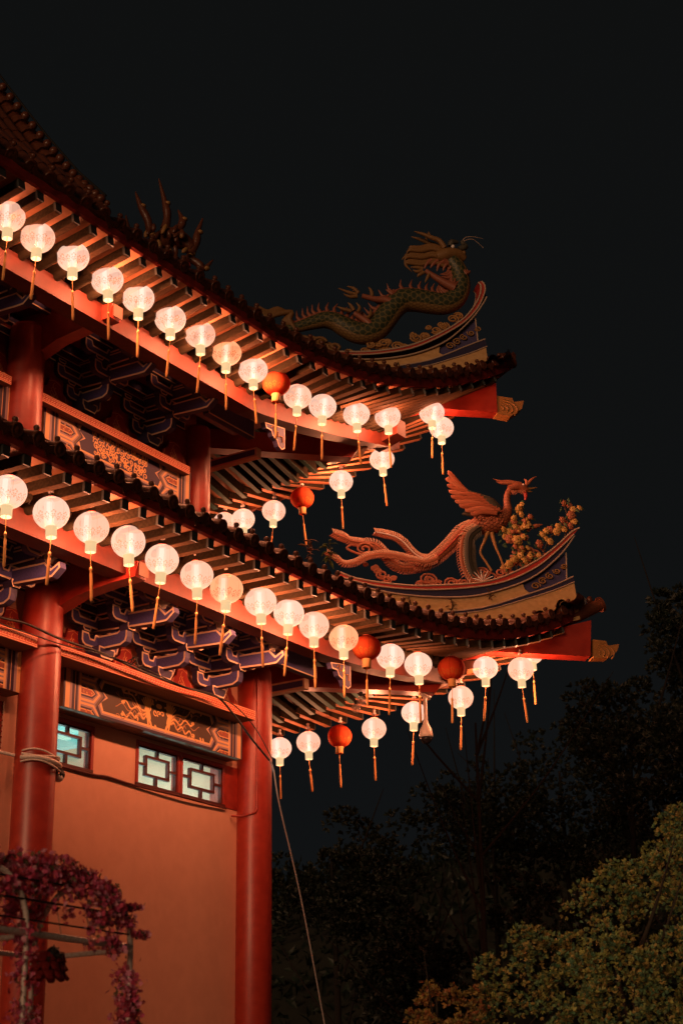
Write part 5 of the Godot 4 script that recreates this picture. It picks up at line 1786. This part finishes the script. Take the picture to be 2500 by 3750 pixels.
# ---------------------------------------------------------------- flower arch and planting
func scatter(mesh: Mesh, places: Array, tints: Array) -> MultiMesh:
	var mm := MultiMesh.new()
	mm.transform_format = MultiMesh.TRANSFORM_3D
	mm.use_colors = true
	mm.mesh = mesh
	mm.instance_count = places.size()
	for i in places.size():
		mm.set_instance_transform(i, places[i])
		mm.set_instance_color(i, tints[i])
	return mm


func tumble(s: float) -> Basis:
	return (Basis(Vector3(rng.randf_range(-1, 1), rng.randf_range(-1, 1), rng.randf_range(-1, 1)).normalized(), rng.randf() * TAU)).scaled(Vector3.ONE * s)


func build_pergola() -> void:
	var o := thing("garden_arch", "white steel tube arch wound with artificial pink blossom, in front of the wall", "arch")
	var zn := 7.163
	var zf := 6.415
	var yr := 2.727
	var frames := []
	for k in 4:
		var x := -10.956 - 0.845 * k
		var pts := [Vector3(x, 0, zn), Vector3(x, 1.2, zn), Vector3(x, yr, zn)]
		for i in range(1, 12):
			var a := PI * i / 12.0
			pts.append(Vector3(x, yr + sin(a) * 0.40, (zn + zf) / 2 + cos(a) * (zn - zf) / 2))
		pts.append(Vector3(x, yr, zf))
		pts.append(Vector3(x, 0, zf))
		frames.append(pts)
		var g := Geo.new()
		g.tube(m.pipe, pts, 0.0165, 12)
		part("hoop", g, o)
		var t := Geo.new()
		t.tube(m.pipe, [Vector3(x, yr - 0.012, zn), Vector3(x, yr - 0.012, zf)], 0.015, 12)
		part("tie", t, o)
	for q in [[yr, zn, 0.019], [yr, zf, 0.015], [yr + 0.18, zn - 0.03, 0.006], [yr + 0.31, zn - 0.13, 0.006], [yr + 0.40, 6.79, 0.012], [yr + 0.30, zf + 0.12, 0.006], [yr + 0.07, zn - 0.004, 0.005]]:
		var g := Geo.new()
		g.tube(m.pipe if q[2] > 0.01 else m.black, [Vector3(-10.95, q[0], q[1]), Vector3(-13.6, q[0], q[1])], q[2], 10)
		part("rail", g, o)
	for k in 9:
		var x := -11.05 - 0.24 * k
		var g := Geo.new()
		g.tube(m.white_line, [Vector3(x, yr, zn), Vector3(x - 0.02, yr + 0.17, zn - 0.03)], 0.003, 5)
		part("wire", g, o)
	# blossom wound over the arch: too many to count
	var fl := Geo.new()
	for i in 5:
		var a := TAU * i / 5
		var u := Vector3(cos(a), sin(a), 0)
		var v := Vector3(-sin(a), cos(a), 0)
		fl.tri(m.leaf, Vector3.ZERO, u * 0.014 + v * 0.008 + Vector3(0, 0, 0.005), u * 0.020 + Vector3(0, 0, 0.002))
		fl.tri(m.leaf, Vector3.ZERO, u * 0.020 + Vector3(0, 0, 0.002), u * 0.014 - v * 0.008 + Vector3(0, 0, 0.005))
	var places := []
	var tints := []
	var shades := [lin(0.66, 0.10, 0.24), lin(0.56, 0.06, 0.14), lin(0.72, 0.26, 0.42), lin(0.36, 0.03, 0.07), lin(0.62, 0.11, 0.13), lin(0.08, 0.09, 0.04), lin(0.74, 0.36, 0.46), lin(0.58, 0.10, 0.22)]
	var add := func(p: Vector3, spread: float, n: int) -> void:
		for i in int(n * 2.4):
			var r := Vector3(rng.randfn(), rng.randfn(), rng.randfn()) * spread
			places.append(Transform3D(tumble(rng.randf_range(0.5, 1.0)), p + r))
			tints.append((shades[rng.randi() % 8] as Color).srgb_to_linear())
	# over the vault
	for i in 210:
		var a := rng.randf_range(0.25, 2.9)
		var x := -10.99 - rng.randf() * 2.5
		add.call(Vector3(x, yr + sin(a) * 0.42, 6.79 + cos(a) * 0.385), 0.024, 11)
	for i in 75:
		var a := rng.randf_range(-0.1, 2.6)
		add.call(Vector3(-10.97 - rng.randf() * 0.35, yr + sin(a) * 0.42, 6.79 + cos(a) * 0.39), 0.022, 11)
	for i in 80:
		add.call(Vector3(-11.05 - rng.randf() * 2.5, yr + 0.42 + rng.randf() * 0.04, 6.79 + rng.randf_range(-0.16, 0.16)), 0.03, 12)
	# down the posts
	for q in [[-10.956, zn, 1.3, 2.62, 60], [-11.80, zn, 0.4, 2.75, 62], [-12.65, zn, 0.4, 2.75, 60], [-10.956, zf, 0.5, 2.6, 34], [-11.80, zf, 0.5, 2.7, 30]]:
		for i in q[4]:
			add.call(Vector3(q[0] + rng.randf_range(-0.03, 0.03), lerpf(q[2], q[3], rng.randf()), q[1] + rng.randf_range(-0.03, 0.03)), 0.03, 13)
	# loose sprays that stand out
	for q in [[Vector3(-10.97, 2.95, 7.10), Vector3(0.13, 0.02, 0.05)], [Vector3(-10.96, 2.80, 7.18), Vector3(0.11, 0.0, 0.04)], [Vector3(-11.45, 3.13, 6.85), Vector3(0.14, 0.09, 0.05)], [Vector3(-10.97, 1.95, 7.17), Vector3(0.12, 0.06, 0.03)], [Vector3(-11.0, 3.08, 6.9), Vector3(0.10, 0.03, 0.05)], [Vector3(-10.95, 2.1, 7.17), Vector3(0.10, -0.08, 0.03)]]:
		for i in 8:
			add.call(q[0] + q[1] * (i / 8.0), 0.008, 5)
	var mi := MultiMeshInstance3D.new()
	mi.name = "blossom_garland"
	mi.multimesh = scatter(fl.mesh(), places, tints)
	mi.set_meta("kind", "stuff")
	add_child(mi)
	tag(mi, "pink and dark red artificial blossom wound over the white arch", "garland")
	mi.set_meta("kind", "stuff")
	# a dark red cloth rosette with a bunch of dark leaves, hung under the arch
	var r := thing("cloth_rosette", "dark red ruffled rosette with a black leafy heart hanging under the arch", "rosette", Vector3(-11.30, 2.655, 6.86))
	var cl := Geo.new()
	var velvet := mat(0.22, 0.012, 0.012, 0.9)
	for ring in 3:
		for i in 11:
			var a := TAU * (i + ring * 0.4) / 11
			var u := Vector3(cos(a), 0, sin(a))
			var y := -0.075 + 0.045 * ring
			cl.tube(velvet, [u * 0.03 + Vector3(0, y + 0.02, 0), u * 0.075 + Vector3(0, y + 0.008 * sin(i * 2.2), 0), u * (0.118 - 0.012 * ring) + Vector3(0, y - 0.035 + 0.01 * sin(i * 3.1), 0)], [0.02, 0.036, 0.020], 8, 0.5, Vector3.UP)
	part("ruffle", cl, r)
	var hb := Geo.new()
	hb.ball(m.black, Vector3(-0.02, 0.01, 0.05), Vector3(0.042, 0.055, 0.045), 9)
	for i in 24:
		var a := tumble(1.0)
		hb.tube(m.feather_dark, [Vector3(-0.02, 0.01, 0.05), Vector3(-0.02, 0.01, 0.05) + a * Vector3(0.04, 0.0, 0.0), Vector3(-0.02, 0.005, 0.05) + a * Vector3(0.07, 0.0, 0.0)], [0.006, 0.014, 0.002], 4)
	part("heart", hb, r)


func leaf_mesh(l: float, w: float) -> ArrayMesh:
	var g := Geo.new()
	var a := Vector3.ZERO
	var b := Vector3(w * 0.5, l * 0.45, w * 0.12)
	var c := Vector3(0, l, -l * 0.12)
	var d := Vector3(-w * 0.5, l * 0.45, w * 0.12)
	var e := Vector3(0, l * 0.5, 0)
	for t in [[a, b, e], [b, c, e], [c, d, e], [d, a, e]]:
		g.tri(m.leaf, t[0], t[1], t[2])
	return g.mesh()


func crown(parent: Node3D, mesh: Mesh, blobs: Array, count: int, shades: Array, size: Vector2) -> void:
	var places := []
	var tints := []
	var total := 0.0
	var clumps := []
	for b in blobs:
		for i in 12:
			var d := Vector3(rng.randfn(), rng.randfn() + 0.25, rng.randfn()).normalized()
			clumps.append([b[0] + d * b[1] * rng.randf_range(0.35, 0.85), b[1] * rng.randf_range(0.22, 0.36)])
	for b in clumps:
		total += b[1] * b[1]
	for b in clumps:
		var c: Vector3 = b[0]
		var r: float = b[1]
		# sprays: a twig's worth of leaves around points in the outer half of the blob
		var n := int(count * r * r / total / 9.0)
		for i in n:
			var d := Vector3(rng.randfn(), rng.randfn() * 0.9 + 0.7, rng.randfn()).normalized()
			var o := c + d * r * pow(rng.randf(), 0.28) * (1.0 + 0.10 * sin(d.x * 7.0 + r * 9.0) * cos(d.z * 6.0))
			var twig := (d + Vector3(rng.randfn(), rng.randfn() + 0.5, rng.randfn()) * 0.45).normalized()
			var tint: Color = (shades[rng.randi() % shades.size()] as Color) * rng.randf_range(0.75, 1.2)
			for k in 9:
				var side := twig.cross(Vector3(rng.randfn(), rng.randfn(), rng.randfn())).normalized()
				var y := (twig * 0.8 + side * rng.randf_range(0.3, 1.0)).normalized()
				var x := y.cross(Vector3(rng.randfn(), rng.randfn(), rng.randfn())).normalized()
				var s := rng.randf_range(size.x, size.y)
				places.append(Transform3D(Basis(x * s, y * s, x.cross(y) * s), o + twig * s * (k - 4) * 0.32 * 0.06 / 0.06 * 0.03))
				tints.append(tint.srgb_to_linear())
	var mi := MultiMeshInstance3D.new()
	mi.name = "crown"
	mi.multimesh = scatter(mesh, places, tints)
	mi.set_meta("kind", "stuff")
	parent.add_child(mi, true)


# pixel of the 1568-wide photograph and depth along the view -> a point; used only to place the planting where it stands
func seen(x: float, y: float, depth: float) -> Vector3:
	var k := 0.0002605 * depth
	return Vector3(-18.452, 1.6, 13.517) + Vector3(0.782, 0.360, -0.509) * depth + Vector3(0.550, -0.013, 0.835) * (x - 784.0) * k - Vector3(-0.294, 0.933, 0.208) * (y - 1176.0) * k


func limb_tree(parent: Node3D, foot: Vector3, top: Vector3, r: float, limbs: int, bark = null) -> void:
	if bark == null:
		bark = m.bark
	var g := Geo.new()
	var mid := foot.lerp(top, 0.5) + Vector3(rng.randfn(), 0, rng.randfn()) * r * 1.5
	var p := flow([foot, mid, top], 5)
	g.tube(bark, p, ramp([r, r * 0.7, r * 0.25], p.size()), 9)
	part("trunk", g, parent)
	for i in limbs:
		var a: Vector3 = p[int(lerpf(3, p.size() - 1, float(i) / limbs))]
		var l := foot.distance_to(top) * rng.randf_range(0.22, 0.42)
		var d := Vector3(rng.randf_range(-1, 1), rng.randf_range(0.35, 1.1), rng.randf_range(-1, 1)).normalized()
		var b := Geo.new()
		var q := flow([a, a + d * l * 0.5 + Vector3(0, l * 0.05, 0), a + d * l + Vector3(0, l * 0.2, 0)], 4)
		b.tube(bark, q, ramp([r * 0.4, r * 0.22, r * 0.06], q.size()), 7)
		part("limb", b, parent)


func build_greenery() -> void:
	var leaf := leaf_mesh(1.0, 0.48)
	var olive := [lin(0.24, 0.29, 0.09), lin(0.34, 0.34, 0.10), lin(0.16, 0.26, 0.11), lin(0.10, 0.21, 0.11), lin(0.40, 0.31, 0.10)]
	# the big leafy shrub at the lower right
	var a := thing("leafy_shrub", "large dense shrub with small olive leaves filling the lower right", "shrub")
	var blobs := []
	for q in [[1150, 2320, 13.3, 70], [1215, 2230, 13.2, 95], [1300, 2180, 13.4, 105], [1395, 2110, 13.5, 115], [1470, 2040, 13.8, 105], [1550, 1985, 14.0, 110], [1300, 2300, 13.0, 110], [1420, 2240, 12.9, 130], [1540, 2150, 13.2, 140], [1350, 2370, 12.7, 110], [1500, 2340, 12.6, 140], [1640, 2060, 13.6, 160], [1640, 2280, 12.9, 170], [1690, 1920, 14.2, 150], [1575, 1905, 14.1, 75], [1120, 2250, 13.4, 55], [1090, 2360, 13.1, 70], [1180, 2420, 12.9, 100], [1300, 2470, 12.7, 130]]:
		blobs.append([seen(q[0], q[1], q[2]), q[3] * 0.0002605 * q[2]])
	var foot := seen(1500, 2500, 13.2)
	limb_tree(a, Vector3(foot.x, 0, foot.z), seen(1450, 2150, 13.4), 0.06, 9)
	crown(a, leaf, blobs, 84000, olive, Vector2(0.021, 0.040))
	var b := thing("leafy_shrub", "small low shrub with reddish leaves and thin pale stems left of the large shrub", "shrub")
	var blobs2 := []
	for q in [[985, 2290, 13.2, 42], [1040, 2300, 13.1, 38], [1090, 2300, 13.1, 32], [970, 2370, 13.0, 55], [1060, 2380, 12.9, 60], [930, 2400, 13.0, 55]]:
		blobs2.append([seen(q[0], q[1], q[2]), q[3] * 0.0002605 * q[2]])
	var foot2 := seen(1005, 2460, 13.1)
	limb_tree(b, Vector3(foot2.x, 0, foot2.z), seen(1000, 2290, 13.2), 0.03, 6)
	crown(b, leaf, blobs2, 5200, [lin(0.36, 0.20, 0.06), lin(0.34, 0.13, 0.05), lin(0.26, 0.21, 0.07), lin(0.42, 0.30, 0.08)], Vector2(0.026, 0.044))
	# the dark wooded slope behind
	var hill := Geo.new()
	var rows := []
	for i in 15:
		var row := []
		for j in 15:
			var u := i / 14.0
			var v := j / 14.0
			var p := Vector3(14 + u * 70, 0, 40 - v * 130)
			p.y = (13.0 + 7.5 * (1.0 - v)) * smoothstep(0.15, 0.72, u) + 1.5 * sin(i * 1.7) * sin(j * 1.3) * u
			row.append(p)
		rows.append(row)
	for i in 14:
		for j in 14:
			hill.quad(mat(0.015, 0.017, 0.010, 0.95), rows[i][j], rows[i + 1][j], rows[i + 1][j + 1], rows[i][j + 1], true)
	var hm := MeshInstance3D.new()
	hm.name = "hillside"
	hm.mesh = hill.mesh()
	hm.set_meta("kind", "structure")
	add_child(hm)
	var woods := []
	var wood_tints := []
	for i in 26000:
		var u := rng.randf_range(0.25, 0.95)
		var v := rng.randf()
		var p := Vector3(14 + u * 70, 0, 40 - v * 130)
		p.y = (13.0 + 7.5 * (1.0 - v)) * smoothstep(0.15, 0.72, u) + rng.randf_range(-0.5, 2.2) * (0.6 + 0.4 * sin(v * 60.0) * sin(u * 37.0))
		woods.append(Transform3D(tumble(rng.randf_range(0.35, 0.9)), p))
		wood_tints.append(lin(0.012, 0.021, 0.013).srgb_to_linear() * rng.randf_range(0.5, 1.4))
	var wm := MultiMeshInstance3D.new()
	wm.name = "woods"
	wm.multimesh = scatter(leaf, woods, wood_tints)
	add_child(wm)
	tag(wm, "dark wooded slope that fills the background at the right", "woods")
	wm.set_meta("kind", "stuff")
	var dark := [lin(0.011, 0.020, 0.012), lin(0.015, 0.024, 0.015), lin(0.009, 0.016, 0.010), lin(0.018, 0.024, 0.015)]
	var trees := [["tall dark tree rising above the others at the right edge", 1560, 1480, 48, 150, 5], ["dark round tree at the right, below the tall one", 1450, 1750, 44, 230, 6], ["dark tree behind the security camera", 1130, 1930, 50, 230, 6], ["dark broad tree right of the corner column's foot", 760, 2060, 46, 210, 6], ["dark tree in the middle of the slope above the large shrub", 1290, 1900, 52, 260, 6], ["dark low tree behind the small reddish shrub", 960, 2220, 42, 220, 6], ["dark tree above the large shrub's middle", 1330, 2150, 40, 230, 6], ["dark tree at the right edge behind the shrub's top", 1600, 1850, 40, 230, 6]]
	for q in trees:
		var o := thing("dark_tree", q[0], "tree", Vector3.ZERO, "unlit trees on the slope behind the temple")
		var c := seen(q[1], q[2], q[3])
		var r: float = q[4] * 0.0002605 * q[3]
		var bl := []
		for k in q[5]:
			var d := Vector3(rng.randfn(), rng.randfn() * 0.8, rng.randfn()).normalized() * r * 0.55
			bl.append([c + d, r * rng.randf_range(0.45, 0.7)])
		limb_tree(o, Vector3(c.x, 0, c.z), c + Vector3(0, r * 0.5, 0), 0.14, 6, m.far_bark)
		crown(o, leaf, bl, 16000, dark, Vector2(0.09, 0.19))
	var bare := thing("bare_tree", "thin bare branched tree below the lower corner lanterns", "tree")
	var bf := seen(1095, 2000, 38)
	limb_tree(bare, Vector3(bf.x, 0, bf.z), seen(1090, 1660, 38), 0.09, 14, m.far_bark)
